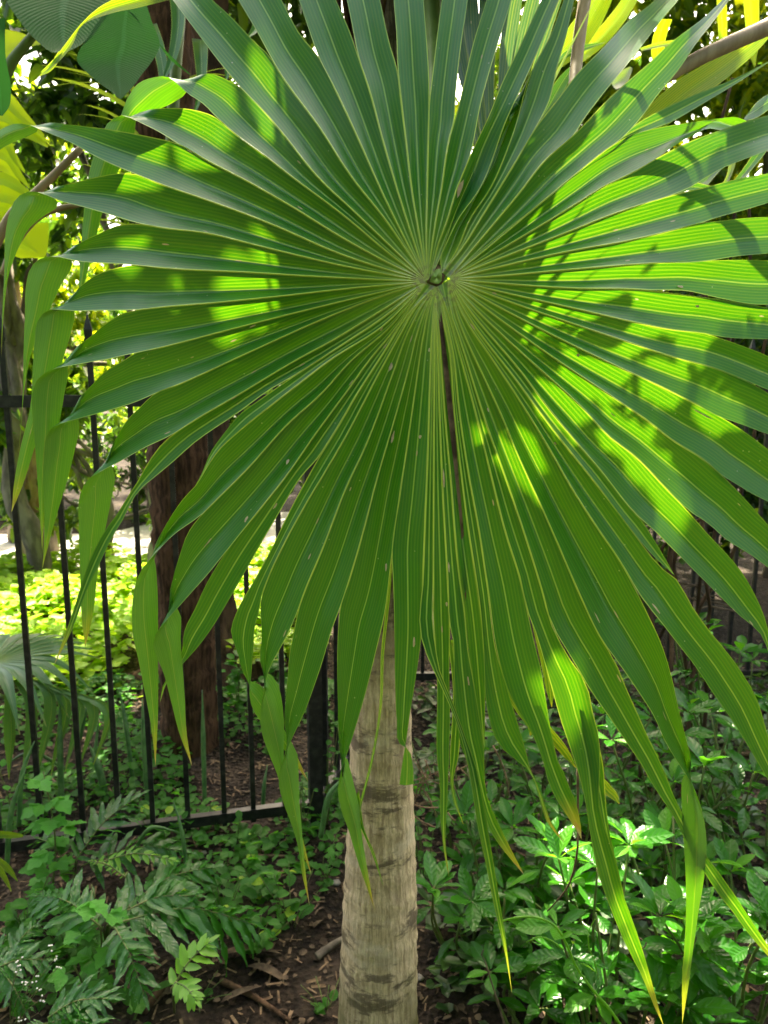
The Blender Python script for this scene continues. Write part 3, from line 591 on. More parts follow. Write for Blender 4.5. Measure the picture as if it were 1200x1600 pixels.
# orientation: faces must show their upper side to the camera before any fold (checked per segment)
GRIDS = []
ARCH = {49: (.62, .22), 46: (.55, .12), 48: (.75, .1), 45: (.7, .08), 8: (.75, .12), 7: (.8, .1), 5: (.75, .08), 4: (.75, .08), 3: (.75, .06)}
def add_segments(seglist, frond, mat):
    for si, (ka, fa, kb, fb, dz, fold, tip) in enumerate(seglist):
        sa, sb = sutpts(ka), sutpts(kb); n, m = 42, 9
        wa = wb = None
        if fold and len(fold) == 3:
            n = 64; ta, tb = spline(sa + fa, 3)[1][len(sa) + fold[0]], spline(sb + fb, 3)[1][len(sb) + fold[1]]; fm_ = (ta + tb) / 2
            wa, wb = ([0, fm_, 1], [0, ta, 1]), ([0, fm_, 1], [0, tb, 1])
        A, ta = spline(sa + fa, n, wa); B, tb = spline(sb + fb, n, wb)
        zA, zB = dsurf(A), dsurf(B); sA = np.linspace(0, 1, n) if wa is None else np.interp(np.linspace(0, 1, n), *wa); sB = np.linspace(0, 1, n) if wb is None else np.interp(np.linspace(0, 1, n), *wb)
        for zz, t_, ns, s in ((zA, ta, len(sa), sA), (zB, tb, len(sb), sB)):
            k = np.clip((s - t_[ns - 1] + .12) / .2, 0, 1); zz += dz * (1.0 if ka in ('25b', 'tB', '24p', '32q') else k * k * (3 - 2 * k))
        if fold:
            for zz, t_, ns, fi, s in ((zA, ta, len(sa), fold[0], sA), (zB, tb, len(sb), fold[1], sB)):
                f0 = t_[ns + fi] - .015; k = np.clip((s - f0) / max(.05, 1 - f0), 0, 1); zz += fold[2] * k ** .6
        if ka in ARCH:
            s0, am_ = ARCH[ka]
            for zz, s in ((zA, sA), (zB, sB)): zz += am_ * np.clip((s - s0) / (1 - s0), 0, 1) ** 1.6
        v, f, uv, uv2 = ribbon(A, B, zA, zB, n, m, .85, .24, .006, si)
        if isinstance(mat, dict): mm = mat.get(ka, mat['*'])
        else: mm = mat
        o = worldpart('leaf_segment', v, f, mm, frond, uv=uv, uv2=uv2)
        o['tip'] = float(tip); GRIDS.append(np.array(v).reshape(n, m, 3))
    return frond

# trunk
tz = np.array([0, .03, .1, .25, .4, .6, .8, 1.0, 1.2, 1.5, 1.8, 2.1, 2.35])
tr = np.array([.103, .095, .087, .083, .078, .069, .062, .057, .056, .058, .062, .066, .06])
zz = np.linspace(0, 2.35, 200); rr_ = np.interp(zz, tz, tr)
tv, tf_, tuv = [], [], []
NR = 40
ringpos = []; q_ = .05
while q_ < 2.3: ringpos.append(q_); q_ += rnd.uniform(.045, .075)
for i, z_ in enumerate(zz):
    for j in range(NR):
        a_ = 2 * math.pi * j / NR
        tilt = .008 * math.sin(a_ + 1.3)
        dr = -min(min(abs(z_ + tilt - rp) for rp in ringpos) / .012, 1.0)
        r_ = rr_[i] * (1 + .02 * math.sin(a_ * 3 + z_ * 4) + .012 * math.sin(a_ * 7 - z_ * 9)) + .0028 * (1 + dr)
        tv.append((palm_root[0] + .012 * z_ + r_ * math.cos(a_), palm_root[1] + r_ * math.sin(a_), z_)); tuv.append((j / NR, z_))
tf_ = [(i*NR + j, i*NR + (j+1) % NR, (i+1)*NR + (j+1) % NR, (i+1)*NR + j) for i in range(len(zz)-1) for j in range(NR)]
t = NT('palm_trunk'); oc = t.obco()
n1 = t.noise(7, t.scaled(oc, (1, 1, 2.2)), 4, .6); fib = t.noise(60, t.scaled(oc, (2.2, 2.2, .22)), 5, .7); fine_ = t.noise(150, t.scaled(oc, (1, 1, .5)), 4, .7)
c_ = t.mix(t.ramp(fib, .35, .65), rgb(.42, .305, .185), rgb(.82, .64, .42))
c_ = t.mix(t.math('MULTIPLY', t.ramp(t.noise(8, t.scaled(oc, (1.0, 1.0, 2.9)), 6, .68), .515, .60), .85), c_, rgb(.13, .095, .066))
c_ = t.mix(t.ramp(n1, .52, .68, 0, .6), c_, rgb(.74, .62, .46))
sxyz = t.n('SeparateXYZ'); t.l(oc, sxyz.inputs[0])
c_ = t.mix(t.math('MULTIPLY', t.ramp(sxyz.outputs[2], .38, .02), t.ramp(t.noise(5, oc, 4), .3, .55)), c_, rgb(.15, .145, .05))
c_ = t.mix(t.math('MULTIPLY', t.ramp(sxyz.outputs[2], .85, 1.1), t.ramp(fib, .2, .6)), c_, rgb(.10, .07, .045))
c_ = t.mix(t.ramp(fine_, .3, .7, .25, 0), c_, rgb(.08, .06, .045))
hb = t.math('ADD', t.math('MULTIPLY', fib, .8), t.math('MULTIPLY', fine_, .5))
p_ = t.pbsdf(c_, .85, .2, hb, .9, .006); t.l(p_.outputs[0], t.out.inputs[0]); M['palm_trunk'] = t.m
trunk_o = worldpart('trunk', tv, tf_, M['palm_trunk'], palm, uv=tuv)
# brown fibre sheath round the top of the trunk
fm = MB()
for k in range(150):
    a_ = rnd.uniform(0, 6.28); z0 = rnd.uniform(1.55, 2.3); r0 = .062 + rnd.uniform(0, .012)
    pts = [(palm_root[0] + .012*z0 + (r0 + .012 * q) * math.cos(a_ + rnd.uniform(-.12, .12) * q), palm_root[1] + (r0 + .012 * q) * math.sin(a_ + .1 * q), z0 + q * rnd.uniform(.05, .09)) for q in range(4)]
    fm.tube(pts, [.006, .005, .004, .002], 4)
worldpart('leaf_sheath', fm.v, fm.f, M['fibre'], palm)

# hero frond: petiole carries the blade; hastula and segments are its parts
pp, _ = spline([P(682, 437, .985), P(680, 330, 1.02), P(678, 180, 1.10), P(676, 40, 1.22), P(668, -70, 1.38), P(640, -130, 1.56)], 30)
pv, pf, puv = tube(pp, np.linspace(.011, .017, 30), 10)
frond = worldpart('frond', pv, pf, M['petiole'], palm, uv=puv)
frond['label'] = 'huge round bright green pleated leaf facing the camera'
add_segments(SEG, frond, {'*': M['palm'], 'd2': M['dead']})
# hastula: a small raised green shield with a brown rim
hv, hf = [], []
hc = [(690, 418), (694, 430), (692, 440), (686, 446), (678, 447), (670, 441), (670, 432), (676, 424), (682, 416)]
for ring, (sc, dz_) in enumerate(((1.15, .001), (.80, -.0035), (.5, -.0042), (.01, -.004))):
    for q_, (x, y) in enumerate(hc): jg = 1 + .16 * math.sin(q_ * 2.7 + ring); hv.append(P(681.5 + (x - 681.5) * sc * jg, 433 + (y - 433) * sc * jg, .955 + dz_ + .002 * math.sin(q_ * 4.1)))
nh = len(hc)
hf = [(i*nh + j, (i+1)*nh + j, (i+1)*nh + (j+1) % nh, i*nh + (j+1) % nh) for i in range(3) for j in range(nh)]
t = NT('hastula'); pz = t.noise(55, t.obco(), 3)
p_ = t.pbsdf(t.mix(t.ramp(pz, .4, .6), rgb(.16, .30, .05), rgb(.26, .38, .08)), .5, .4); t.l(p_.outputs[0], t.out.inputs[0]); M['hastula'] = t.m
hmi = [1] * nh + [0] * (2 * nh)
worldpart('hastula', hv, hf, [M['hastula'], M['dead']], frond, mi=hmi)

# scars and chewed marks on the blade
M['scar'] = simple('scar', (.40, .31, .19), (.55, .46, .32), 90, .8, .2)
for k, (x, y, L_, W_) in enumerate(((718, 297, 30, 10), (705, 346, 22, 8), (612, 574, 16, 12), (617, 681, 22, 7), (657, 685, 8, 6), (685, 752, 32, 4), (605, 897, 14, 6), (690, 885, 22, 3), (649, 1000, 24, 5), (381, 818, 12, 8), (445, 720, 9, 9), (430, 790, 16, 3), (596, 513, 7, 6), (732, 1072, 20, 3), (703, 940, 10, 4), (330, 850, 22, 3), (480, 870, 14, 3), (905, 560, 6, 5), (1060, 452, 12, 5), (676, 545, 8, 4), (546, 760, 8, 3), (1095, 480, 8, 4), (300, 560, 6, 3), (762, 640, 8, 5), (870, 700, 6, 3), (955, 640, 14, 2), (1110, 640, 40, 3), (930, 960, 24, 3), (1020, 940, 34, 3))):
    best = None
    for g_ in GRIDS:
        q = g_ - CAM; zc = q @ FWD; d_ = np.hypot(600 + FPX * q[..., 0] / zc - x, 800 - FPX * (q @ UP) / zc - y) + zc * 30
        ij = np.unravel_index(np.argmin(d_), d_.shape)
        if best is None or d_[ij] < best[0]: best = (d_[ij], g_, ij)
    _, g_, (i, j) = best; i = min(max(i, 1), g_.shape[0] - 2); j = min(max(j, 1), g_.shape[1] - 2)
    al = g_[i+1, j] - g_[i-1, j]; al /= np.linalg.norm(al); ac = g_[i, j+1] - g_[i, j-1]; ac /= np.linalg.norm(ac); nn = np.cross(al, ac); nn *= np.sign(nn @ (CAM - g_[i, j]))
    c = g_[i, j] + nn * .0012; sc = .95 / FPX; rr0 = random.Random(k)
    v = [c + al * (math.cos(a) * L_ * .5 * sc * rr0.uniform(.6, 1.1)) + ac * (math.sin(a) * W_ * .5 * sc * rr0.uniform(.6, 1.15)) for a in np.linspace(0, 6.283, 12)[:-1]]
    worldpart('scar', v, [tuple(range(11))], M['scar'], frond)
# a second, blue-green frond of the same palm hanging behind, seen between the top segments
SUT2 = {}
def seg2(rootpx, tip0, tip1, tip, z0, z1, mat, parent, tipv=0, amp=.3):
    A, _ = spline([rootpx, tuple(np.array(rootpx) * .5 + np.array(tip0) * .5 + np.array((0, 0))), tip0, tip], 24); B, _ = spline([(rootpx[0] + 6, rootpx[1] + 2), tuple(np.array(rootpx) * .5 + np.array(tip1) * .5), tip1, tip], 24)
    z = np.linspace(z0, z1, 24)
    v, f, uv, uv2 = ribbon(A, B, z, z, 24, 7, amp, amp * .6, .01, int(tip[0]))
    o = worldpart('leaf_segment', v, f, mat, parent, uv=uv, uv2=uv2); o['tip'] = float(tipv); return o
pp, _ = spline([P(770, 330, 1.12), P(745, 200, 1.22), P(715, 40, 1.34), P(690, -80, 1.47), P(650, -130, 1.56)], 20)
pv, pf, puv = tube(pp, np.linspace(.009, .015, 20), 8)
fr2 = worldpart('frond', pv, pf, M['petiole'], palm); fr2['label'] = 'blue-green leaf hanging behind the top of the big leaf'
for a0, a1, tp_ in (((724, 20), (748, 20), (738, -120)), ((748, 30), (775, 20), (765, -140)), ((785, 40), (812, 30), (830, -120)), ((806, 60), (838, 30), (860, -110)), ((700, 40), (722, 30), (705, -110)),
                    ((836, 90), (858, 60), (900, -70)), ((850, 150), (875, 110), (945, -30))):
    seg2((768, 325), a0, a1, tp_, 1.12, 1.16, M['palm_blue'], fr2)
# yellowing segment ends of that lower leaf, glowing through below the big leaf
for pts in ([(835, 960), (852, 1030), (860, 1080), (862, 1105)], [(840, 1125), (862, 1150), (885, 1178), (900, 1200)], [(790, 1070), (815, 1110), (832, 1140), (828, 1150)], [(940, 1222), (950, 1235), (960, 1244), (968, 1256)]):
    a_ = np.array(pts, float); d_ = np.gradient(a_, axis=0); d_ /= np.linalg.norm(d_, axis=1)[:, None]; nr = np.stack([-d_[:, 1], d_[:, 0]], 1) * np.array([7, 8, 6, .5])[:, None]
    A, _ = spline(a_ + nr, 20); B, _ = spline(a_ - nr, 20); z = np.full(20, 1.06)
    v, f, uv, uv2 = ribbon(A, B, z, z, 20, 5, .3, .2)
    o = worldpart('leaf_segment', v, f, M['strap'], fr2, uv=uv, uv2=uv2, ); o['tip'] = 1.0; o['label'] = 'yellowing end of an old leaf segment'
# ---------------------------------------------------------------- trees and tall plants behind
rb = random.Random(3)
def blobs(n, rx, ry, z0, z1, s0, s1, r):
    return [(r.uniform(-rx, rx), r.uniform(-ry, ry), r.uniform(z0, z1), r.uniform(s0, s1), r.uniform(s0, s1), r.uniform(s0, s1) * .8) for _ in range(n)]
r = random.Random(11)
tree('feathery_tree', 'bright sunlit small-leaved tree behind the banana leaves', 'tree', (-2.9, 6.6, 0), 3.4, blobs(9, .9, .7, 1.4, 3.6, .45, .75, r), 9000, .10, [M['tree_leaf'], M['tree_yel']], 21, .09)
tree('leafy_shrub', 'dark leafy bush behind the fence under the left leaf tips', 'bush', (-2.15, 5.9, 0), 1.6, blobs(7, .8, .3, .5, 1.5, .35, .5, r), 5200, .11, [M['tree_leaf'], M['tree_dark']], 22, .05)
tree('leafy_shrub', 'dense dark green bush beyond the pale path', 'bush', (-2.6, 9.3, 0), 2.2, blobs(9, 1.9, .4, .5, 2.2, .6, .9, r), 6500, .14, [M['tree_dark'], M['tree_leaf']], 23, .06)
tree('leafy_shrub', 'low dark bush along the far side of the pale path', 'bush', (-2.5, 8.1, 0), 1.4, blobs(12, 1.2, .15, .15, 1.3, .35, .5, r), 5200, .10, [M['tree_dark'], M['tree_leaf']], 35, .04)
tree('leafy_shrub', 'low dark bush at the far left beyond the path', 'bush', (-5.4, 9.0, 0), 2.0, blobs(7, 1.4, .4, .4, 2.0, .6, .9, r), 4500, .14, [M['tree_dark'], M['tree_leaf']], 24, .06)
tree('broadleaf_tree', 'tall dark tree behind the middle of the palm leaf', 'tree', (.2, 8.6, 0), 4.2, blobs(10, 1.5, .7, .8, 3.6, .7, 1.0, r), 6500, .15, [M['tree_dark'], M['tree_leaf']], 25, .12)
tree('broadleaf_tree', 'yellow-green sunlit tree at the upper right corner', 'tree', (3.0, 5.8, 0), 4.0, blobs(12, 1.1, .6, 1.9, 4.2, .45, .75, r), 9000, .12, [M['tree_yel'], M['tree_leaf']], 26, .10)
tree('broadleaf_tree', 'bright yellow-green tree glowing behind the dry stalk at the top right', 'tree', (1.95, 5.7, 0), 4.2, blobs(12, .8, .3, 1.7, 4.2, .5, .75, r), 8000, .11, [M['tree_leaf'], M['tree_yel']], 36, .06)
tree('leafy_shrub', 'shaded bush behind the far fence on the right', 'bush', (2.1, 4.9, 0), 2.0, blobs(9, 1.2, .35, .3, 1.9, .4, .6, r), 6000, .11, [M['tree_dark'], M['tree_leaf']], 27, .06)
tree('broadleaf_tree', 'broad green tree closing the view on the far right', 'tree', (5.4, 8.4, 0), 4.6, blobs(10, 1.5, .8, .8, 4.2, .8, 1.1, r), 6000, .16, [M['tree_leaf'], M['tree_yel']], 28, .14)
tree('broadleaf_tree', 'tall tree in the far left distance behind the feathery tree', 'tree', (-5.6, 11.5, 0), 5.2, blobs(10, 2.0, .8, 1.4, 5.0, .9, 1.3, r), 6000, .2, [M['tree_leaf'], M['tree_dark']], 29, .16)
tree('broadleaf_tree', 'hazy green tree far behind the middle top segments', 'tree', (-.6, 12.5, 0), 4.4, blobs(9, 2.2, .8, .9, 3.5, .8, 1.2, r), 5000, .2, [M['tree_leaf'], M['tree_dark']], 30, .16)

tree('leafy_shrub', 'dark foliage behind the ragged palm trunk at the top left', 'tree', (-1.5, 5.0, 0), 3.6, blobs(8, .55, .3, 2.3, 3.7, .4, .6, r), 4200, .12, [M['tree_dark'], M['tree_leaf']], 31, .06)
tree('broadleaf_tree', 'dark leafy tree high behind the banana plant at the top left', 'tree', (-2.55, 5.4, 0), 4.2, blobs(10, .7, .3, 2.5, 4.2, .45, .7, r), 5200, .12, [M['tree_dark'], M['tree_leaf']], 34, .09)
tree('broadleaf_tree', 'dark tree behind the lit strap leaves at the upper right', 'tree', (1.7, 7.4, 0), 4.6, blobs(10, 1.0, .4, .6, 4.6, .7, 1.0, r), 6000, .15, [M['tree_leaf'], M['tree_dark']], 32, .1)
tree('broadleaf_tree', 'dark tree filling the gap behind the right tips', 'tree', (3.9, 7.2, 0), 4.4, blobs(10, 1.0, .4, .5, 4.2, .7, 1.0, r), 5200, .15, [M['tree_dark'], M['tree_yel']], 33, .1)
for k, (x, y, lb) in enumerate(((-3.9, -3.2, 'unseen tall dark tree added behind the viewer on the left to block sky light'), (-1.3, -3.8, 'unseen dark tree added behind the viewer, left of the middle, to block sky light'), (1.3, -3.6, 'unseen dark tree added behind the viewer, right of the middle, to block sky light'), (3.9, -3.0, 'unseen tall dark tree added behind the viewer on the right to block sky light'), (-5.2, -.4, 'unseen dark tree added far out on the left to block sky light'), (5.4, -.2, 'unseen dark tree added far out on the right to block sky light'))):
    tree('sky_block_tree', lb, 'tree', (x, y, 0), 7.6, blobs(20, 1.4, .5, .3, 7.4, .85, 1.15, r), 6400, .26, [M['tree_dark'], M['tree_leaf']], 90 + k, .14)  # unseen trees added to block low sky light behind and beside the camera

# brown trunk with a flared foot, just behind the fence
bt = thing('brown_tree', 'thick reddish brown tree trunk with a flared foot behind the fence', 'tree', (-.93, 3.75, 0))
v, f, uv = [], [], []
zz = np.linspace(-.05, 3.2, 46); NB = 30
for i, z_ in enumerate(zz):
    rr0 = .115 + .17 * math.exp(-z_ / .20) + .03 * math.exp(-z_ / .9)
    for j in range(NB):
        a_ = 2 * math.pi * j / NB; rr1 = rr0 * (1 + .10 * math.sin(a_ * 5 + z_ * 1.2) * (.4 + math.exp(-z_ / .35)) + .05 * math.sin(a_ * 9 + z_ * 5) + .03 * math.sin(z_ * 23 + a_ * 3))
        v.append((rr1 * math.cos(a_) + .04 * z_, rr1 * math.sin(a_), z_))
f = [(i*NB + j, i*NB + (j+1) % NB, (i+1)*NB + (j+1) % NB, (i+1)*NB + j) for i in range(len(zz)-1) for j in range(NB)]
obj('trunk', mesh('trunk', v, f, M['bark']), bt)
obj('crown', crown_mesh('crown', [(0.2, .3, 3.7, .9, .8, .5), (-.5, .2, 3.9, .7, .7, .4), (.8, .5, 3.9, .7, .7, .45)], 2600, .12, [M['tree_dark'], M['tree_leaf']], 41), bt)
mb = MB()
for k in range(5): limb(mb, (.12, 0, 2.6 + .1 * k), (rb.uniform(-.7, .9), rb.uniform(-.1, .6), 3.8), .05, .012, 300 + k)
obj('branch', mesh('branch', mb.v, mb.f, M['bark']), bt)

# leaning pale trunk at the left edge, with hanging aerial roots
lt = thing('slender_tree', 'slender leaning pale trunk with hanging roots at the left edge', 'tree', G(52, 893))
mb = MB(); b0 = G(52, 893); a0 = P(12, 430, 5.6); a1 = P(-25, 180, 5.4)
q, _ = spline([b0 - (0, 0, .1), b0 + (a0 - b0) * .35 + (.02, 0, 0), a0, a1], 26); mb.tube(q - b0, np.linspace(.10, .06, 26), 12)
obj('trunk', mesh('trunk', mb.v, mb.f, M['pale_bark']), lt)
mb = MB()
for k in range(9):
    s0 = q[8 + k % 10] - b0; mb.tube([s0 + (rb.uniform(-.09, .09), -.07, 0), s0 + (rb.uniform(-.1, .12), -.1, -.35), s0 + (rb.uniform(-.1, .14), -.09, -.75 - .2 * rb.random())], [.012, .009, .004], 5)
obj('root', mesh('root', mb.v, mb.f, M['pale_bark']), lt)
obj('crown', crown_mesh('crown', [(-.5, 0, 3.2, .7, .6, .5), (-.9, .1, 2.9, .5, .5, .4)], 1600, .1, [M['tree_leaf'], M['tree_dark']], 42), lt)
st = thing('tree_stump', 'dark weathered stump beside the slender pale trunk', 'stump', G(34, 850))
mb = MB(); mb.tube([(0, 0, -.1), (0, .02, .8), (-.03, .02, 1.75)], [.12, .1, .09], 12); obj('trunk', mesh('trunk', mb.v, mb.f, M['grey_bark']), st)

# rough brown palm trunk behind the top left of the leaf
pt = thing('ragged_palm', 'rough brown palm trunk with ragged leaf bases behind the upper left segments', 'palm tree', (-.80, 3.0, 0))
v, f = [], []; zz = np.linspace(-.05, 3.6, 150); NB = 28
for i, z_ in enumerate(zz):
    for j in range(NB):
        a_ = 2 * math.pi * j / NB; saw = ((z_ + .03 * math.sin(3 * a_)) % .11) / .11
        rr1 = .105 * (1 + .14 * saw + .04 * math.sin(a_ * 6 + int(z_ / .11) * 1.3)); v.append((rr1 * math.cos(a_), rr1 * math.sin(a_), z_))
f = [(i*NB + j, i*NB + (j+1) % NB, (i+1)*NB + (j+1) % NB, (i+1)*NB + j) for i in range(len(zz)-1) for j in range(NB)]
obj('trunk', mesh('trunk', v, f, M['fibre']), pt)
for k in range(26):
    a_ = rb.uniform(3.3, 6.1); z0 = rb.uniform(1.8, 2.9); d_ = np.array((math.cos(a_), math.sin(a_), rb.uniform(.2, 1.2)))
    me = rb.choice(LS['strap']); o = obj('dead_leaf_base', me, pt, mat=mat4(aim(d_, rb.uniform(-.4, .4)), np.array((math.cos(a_) * .10, math.sin(a_) * .10, z0)), rb.uniform(.35, .6)))


# dark strap leaves growing in front of the ragged palm
# ---- blades traced on the picture but standing at their own distance
def blade(parent, A, B, z0, z1, mat, name='leaf', n=28, amp=.25, zbend=0.0, seed=0):
    A, _ = spline(A, n); B, _ = spline(B, n); s = np.linspace(0, 1, n); z = z0 + (z1 - z0) * s + zbend * np.sin(s * math.pi)
    v, f, uv, uv2 = ribbon(A, B, z, z, n, 7, amp, amp * .6, .02, seed)
    return worldpart(name, v, f, mat, parent, uv=uv, uv2=uv2)
ss = thing('strap_plant', 'dark strap-leaved plant growing on the ragged palm trunk', 'plant', (-.74, 2.9, 2.0))
for i, (A, B) in enumerate((([(262, -30), (268, 40), (262, 90), (252, 130)], [(290, -30), (288, 40), (276, 92), (254, 131)]), ([(300, 60), (305, 100), (308, 140), (300, 185)], [(325, 60), (324, 100), (320, 140), (302, 186)]), ([(225, 40), (240, 80), (248, 120), (247, 160)], [(245, 36), (258, 78), (262, 120), (249, 160)]), ([(318, 20), (338, 60), (350, 100), (352, 128)], [(338, 12), (358, 56), (364, 100), (354, 128)]), ([(395, 0), (398, 25), (392, 45), (384, 60)], [(412, 0), (413, 25), (404, 48), (385, 61)]), ([(430, 10), (436, 30), (438, 50), (434, 72)], [(446, 6), (450, 28), (448, 52), (436, 72)]))):
    blade(ss, A, B, 2.55, 2.5, M['palm'], 'blade', amp=.4, seed=60 + i)
mb = MB(); q, _ = spline([np.array((0, .05, 0)), np.array((.02, -.1, .2)), P(290, -60, 2.6) - np.array(ss.location)], 12); mb.tube(q, np.linspace(.03, .012, 12), 7); obj('stem', mesh('stem', mb.v, mb.f, M['petiole']), ss)
bn = thing('banana_plant', 'banana plant with broad torn dark green leaves in the top left corner', 'banana plant', (-1.75, 2.35, 0))
mb = MB(); ps = [np.array((0, 0, -.05)), np.array((.02, 0, .9)), np.array((.08, .02, 1.9)), np.array((.12, .05, 2.5))]; q, _ = spline(ps, 16); mb.tube(q, np.linspace(.085, .05, 16), 12)
obj('stem', mesh('stem', mb.v, mb.f, M['pale_bark']), bn)
blade(bn, [(-60, -120), (-5, -40), (12, 5), (34, 38), (62, 68), (84, 82), (100, 80)], [(230, -120), (215, -60), (195, -20), (172, 10), (150, 40), (125, 70), (102, 82)], 1.9, 1.75, M['banana'], amp=.18, seed=1)
blade(bn, [(170, 10), (140, 55), (121, 97), (135, 112), (152, 127), (170, 140), (187, 154)], [(225, -5), (236, 30), (249, 72), (235, 98), (222, 115), (208, 135), (189, 155)], 1.80, 1.72, M['banana'], amp=.15, seed=2)
blade(bn, [(196, 14), (228, 45), (262, 82), (300, 119)], [(206, 20), (240, 58), (268, 95), (300, 119)], 1.79, 1.78, M['banana'], amp=.1, seed=3)
blade(bn, [(-40, 30), (-25, 90), (-20, 140), (-8, 178), (2, 181)], [(8, 28), (9, 90), (17, 140), (14, 168), (4, 181)], 1.5, 1.5, M['banana'], amp=.2, seed=4)
for k in range(11):
    y0 = 150 + k * 21; x1, y1 = 44 + rb.uniform(-6, 36), y0 + rb.uniform(24, 62); z_ = 2.5 + .02 * (k % 3); hw_ = rb.uniform(9, 15)
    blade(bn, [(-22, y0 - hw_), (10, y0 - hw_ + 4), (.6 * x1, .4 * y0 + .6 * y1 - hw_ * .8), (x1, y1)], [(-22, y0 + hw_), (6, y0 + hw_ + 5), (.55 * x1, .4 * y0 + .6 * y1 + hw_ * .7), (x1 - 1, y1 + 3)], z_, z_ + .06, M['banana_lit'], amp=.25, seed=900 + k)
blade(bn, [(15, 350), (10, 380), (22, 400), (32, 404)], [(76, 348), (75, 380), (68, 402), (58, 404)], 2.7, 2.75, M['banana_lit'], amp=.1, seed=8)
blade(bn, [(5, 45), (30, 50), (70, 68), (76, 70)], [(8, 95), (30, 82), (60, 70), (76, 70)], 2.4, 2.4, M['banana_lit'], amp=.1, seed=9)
for pts, rad in (([(-10, 390), (18, 335), (60, 297), (126, 232)], .011), ([(5, 430), (22, 385), (62, 338), (126, 318)], .0095), ([(8, 118), (18, 98), (38, 72), (56, 50)], .014)):
    q, _ = spline([P(x, y, 2.0 - .003 * i) for i, (x, y) in enumerate(pts)], 18); v, f, uv = tube(q, rad * np.linspace(1.15, .8, 18), 8)
    worldpart('leaf_stalk', v, f, M['petiole_dry'] if rad < .013 else M['petiole'], bn)
sl_ = thing('strap_plant', 'bright yellow-green strap leaf crossing in front of the banana leaf', 'plant', P(280, -60, 1.6))
blade(sl_, [(64, 112), (84, 92), (104, 66), (126, 38), (160, 8), (190, -6), (290, -40)], [(66, 118), (90, 98), (112, 72), (126, 42), (170, 22), (215, 12), (300, -10)], 1.55, 1.65, M['strap'], 'blade', amp=.4, seed=11)
blade(sl_, [(92, 80), (84, 92), (72, 108), (62, 118)], [(99, 80), (92, 95), (78, 112), (62, 119)], 1.56, 1.56, M['strap'], 'blade', amp=.2, seed=12)
q, _ = spline([P(300, -10, 1.65), P(340, -60, 1.75), P(380, -160, 1.9), P(400, -300, 2.1)], 12); v, f, uv = tube(q, .008, 6); worldpart('leaf_stalk', v, f, M['petiole'], sl_)

# ---- right: dry stalks, thick stem and lit strap leaves behind the top right segments
ds = thing('dry_stalk', 'thin straight dry stalk hanging behind the upper right segments', 'stalk', P(905, -60, 1.22))
q, _ = spline([P(925, -120, 1.3), P(916, -20, 1.25), P(905, 60, 1.2), P(897, 140, 1.15), P(893, 235, 1.10)], 20); v, f, uv = tube(q, np.linspace(.0115, .008, 20), 8); worldpart('stem', v, f, M['petiole_dry'], ds)
ts = thing('palm_stalk', 'thick smooth tan palm stalk crossing the upper right corner', 'stalk', P(1290, 10, 1.5))
q, _ = spline([P(1330, -25, 1.55), P(1200, 42, 1.5), P(1130, 73, 1.47), P(1060, 108, 1.44), P(985, 160, 1.42), P(920, 210, 1.4), P(860, 250, 1.36)], 26); v, f, uv = tube(q, np.linspace(.019, .008, 26), 12); worldpart('stem', v, f, M['petiole_dry'], ts)
blade(ts, [(880, 300), (960, 225), (1010, 170), (1060, 125), (1105, 98), (1160, 62), (1230, 22)], [(890, 310), (990, 240), (1050, 190), (1100, 150), (1150, 110), (1185, 78), (1230, 22)], 1.55, 1.6, M['strap'], 'leaf', amp=.2, seed=15)
sr = thing('strap_plant', 'clump of sunlit yellow-green strap leaves behind the dry stalk', 'plant', (1.0, 2.6, 0))
for A, B, z_, mt in (([(860, 90), (880, 55), (905, 20), (940, -30)], [(870, 110), (905, 85), (935, 45), (965, -20)], 2.0, 'strap'), ([(905, 75), (930, 50), (960, 15), (990, -30)], [(900, 105), (945, 70), (975, 35), (1010, -25)], 2.1, 'strap'),
                  ([(868, 100), (880, 82), (910, 70), (945, 66)], [(870, 108), (885, 92), (912, 80), (945, 67)], 1.9, 'palm'), ([(1000, 75), (1030, 66), (1055, 62), (1085, 58)], [(1002, 80), (1030, 74), (1056, 70), (1085, 60)], 2.1, 'strap'),
                  ([(1030, 30), (1020, 60), (1018, 90), (1024, 110)], [(1050, 30), (1040, 60), (1036, 90), (1026, 110)], 2.3, 'strap'), ([(1160, -20), (1165, 40), (1170, 80), (1178, 105)], [(1185, -20), (1186, 40), (1184, 80), (1180, 105)], 2.3, 'strap'),
                  ([(1120, 0), (1122, 40), (1124, 90), (1128, 125)], [(1135, 0), (1136, 40), (1134, 90), (1129, 125)], 2.3, 'strap'), ([(835, 190), (850, 160), (870, 125), (900, 95)], [(850, 190), (868, 165), (885, 135), (902, 98)], 1.8, 'palm'),
                  ([(1090, 285), (1110, 262), (1130, 240), (1160, 215)], [(1105, 290), (1124, 268), (1144, 248), (1162, 220)], 1.9, 'palm'), ([(1140, 290), (1160, 265), (1180, 235), (1210, 190)], [(1152, 290), (1172, 268), (1195, 240), (1216, 200)], 1.9, 'palm'),
                  ([(1040, 300), (1075, 285), (1110, 290), (1150, 300)], [(1042, 312), (1075, 298), (1110, 300), (1150, 304)], 1.85, 'palm'), ([(1120, 300), (1135, 275), (1140, 250), (1148, 228)], [(1128, 300), (1142, 276), (1150, 252), (1152, 230)], 2.0, 'strap'), ([(1170, 175), (1182, 160), (1195, 150), (1220, 140)], [(1160, 190), (1180, 185), (1200, 172), (1222, 150)], 1.5, 'palm'),
                  ([(955, 130), (962, 115), (975, 108), (985, 104)], [(962, 140), (978, 132), (985, 118), (988, 106)], 2.2, 'strap')):
    blade(sr, A, B, z_, z_ + .05, M[mt], 'blade', amp=.3, seed=int(A[0][0]))
mb = MB()
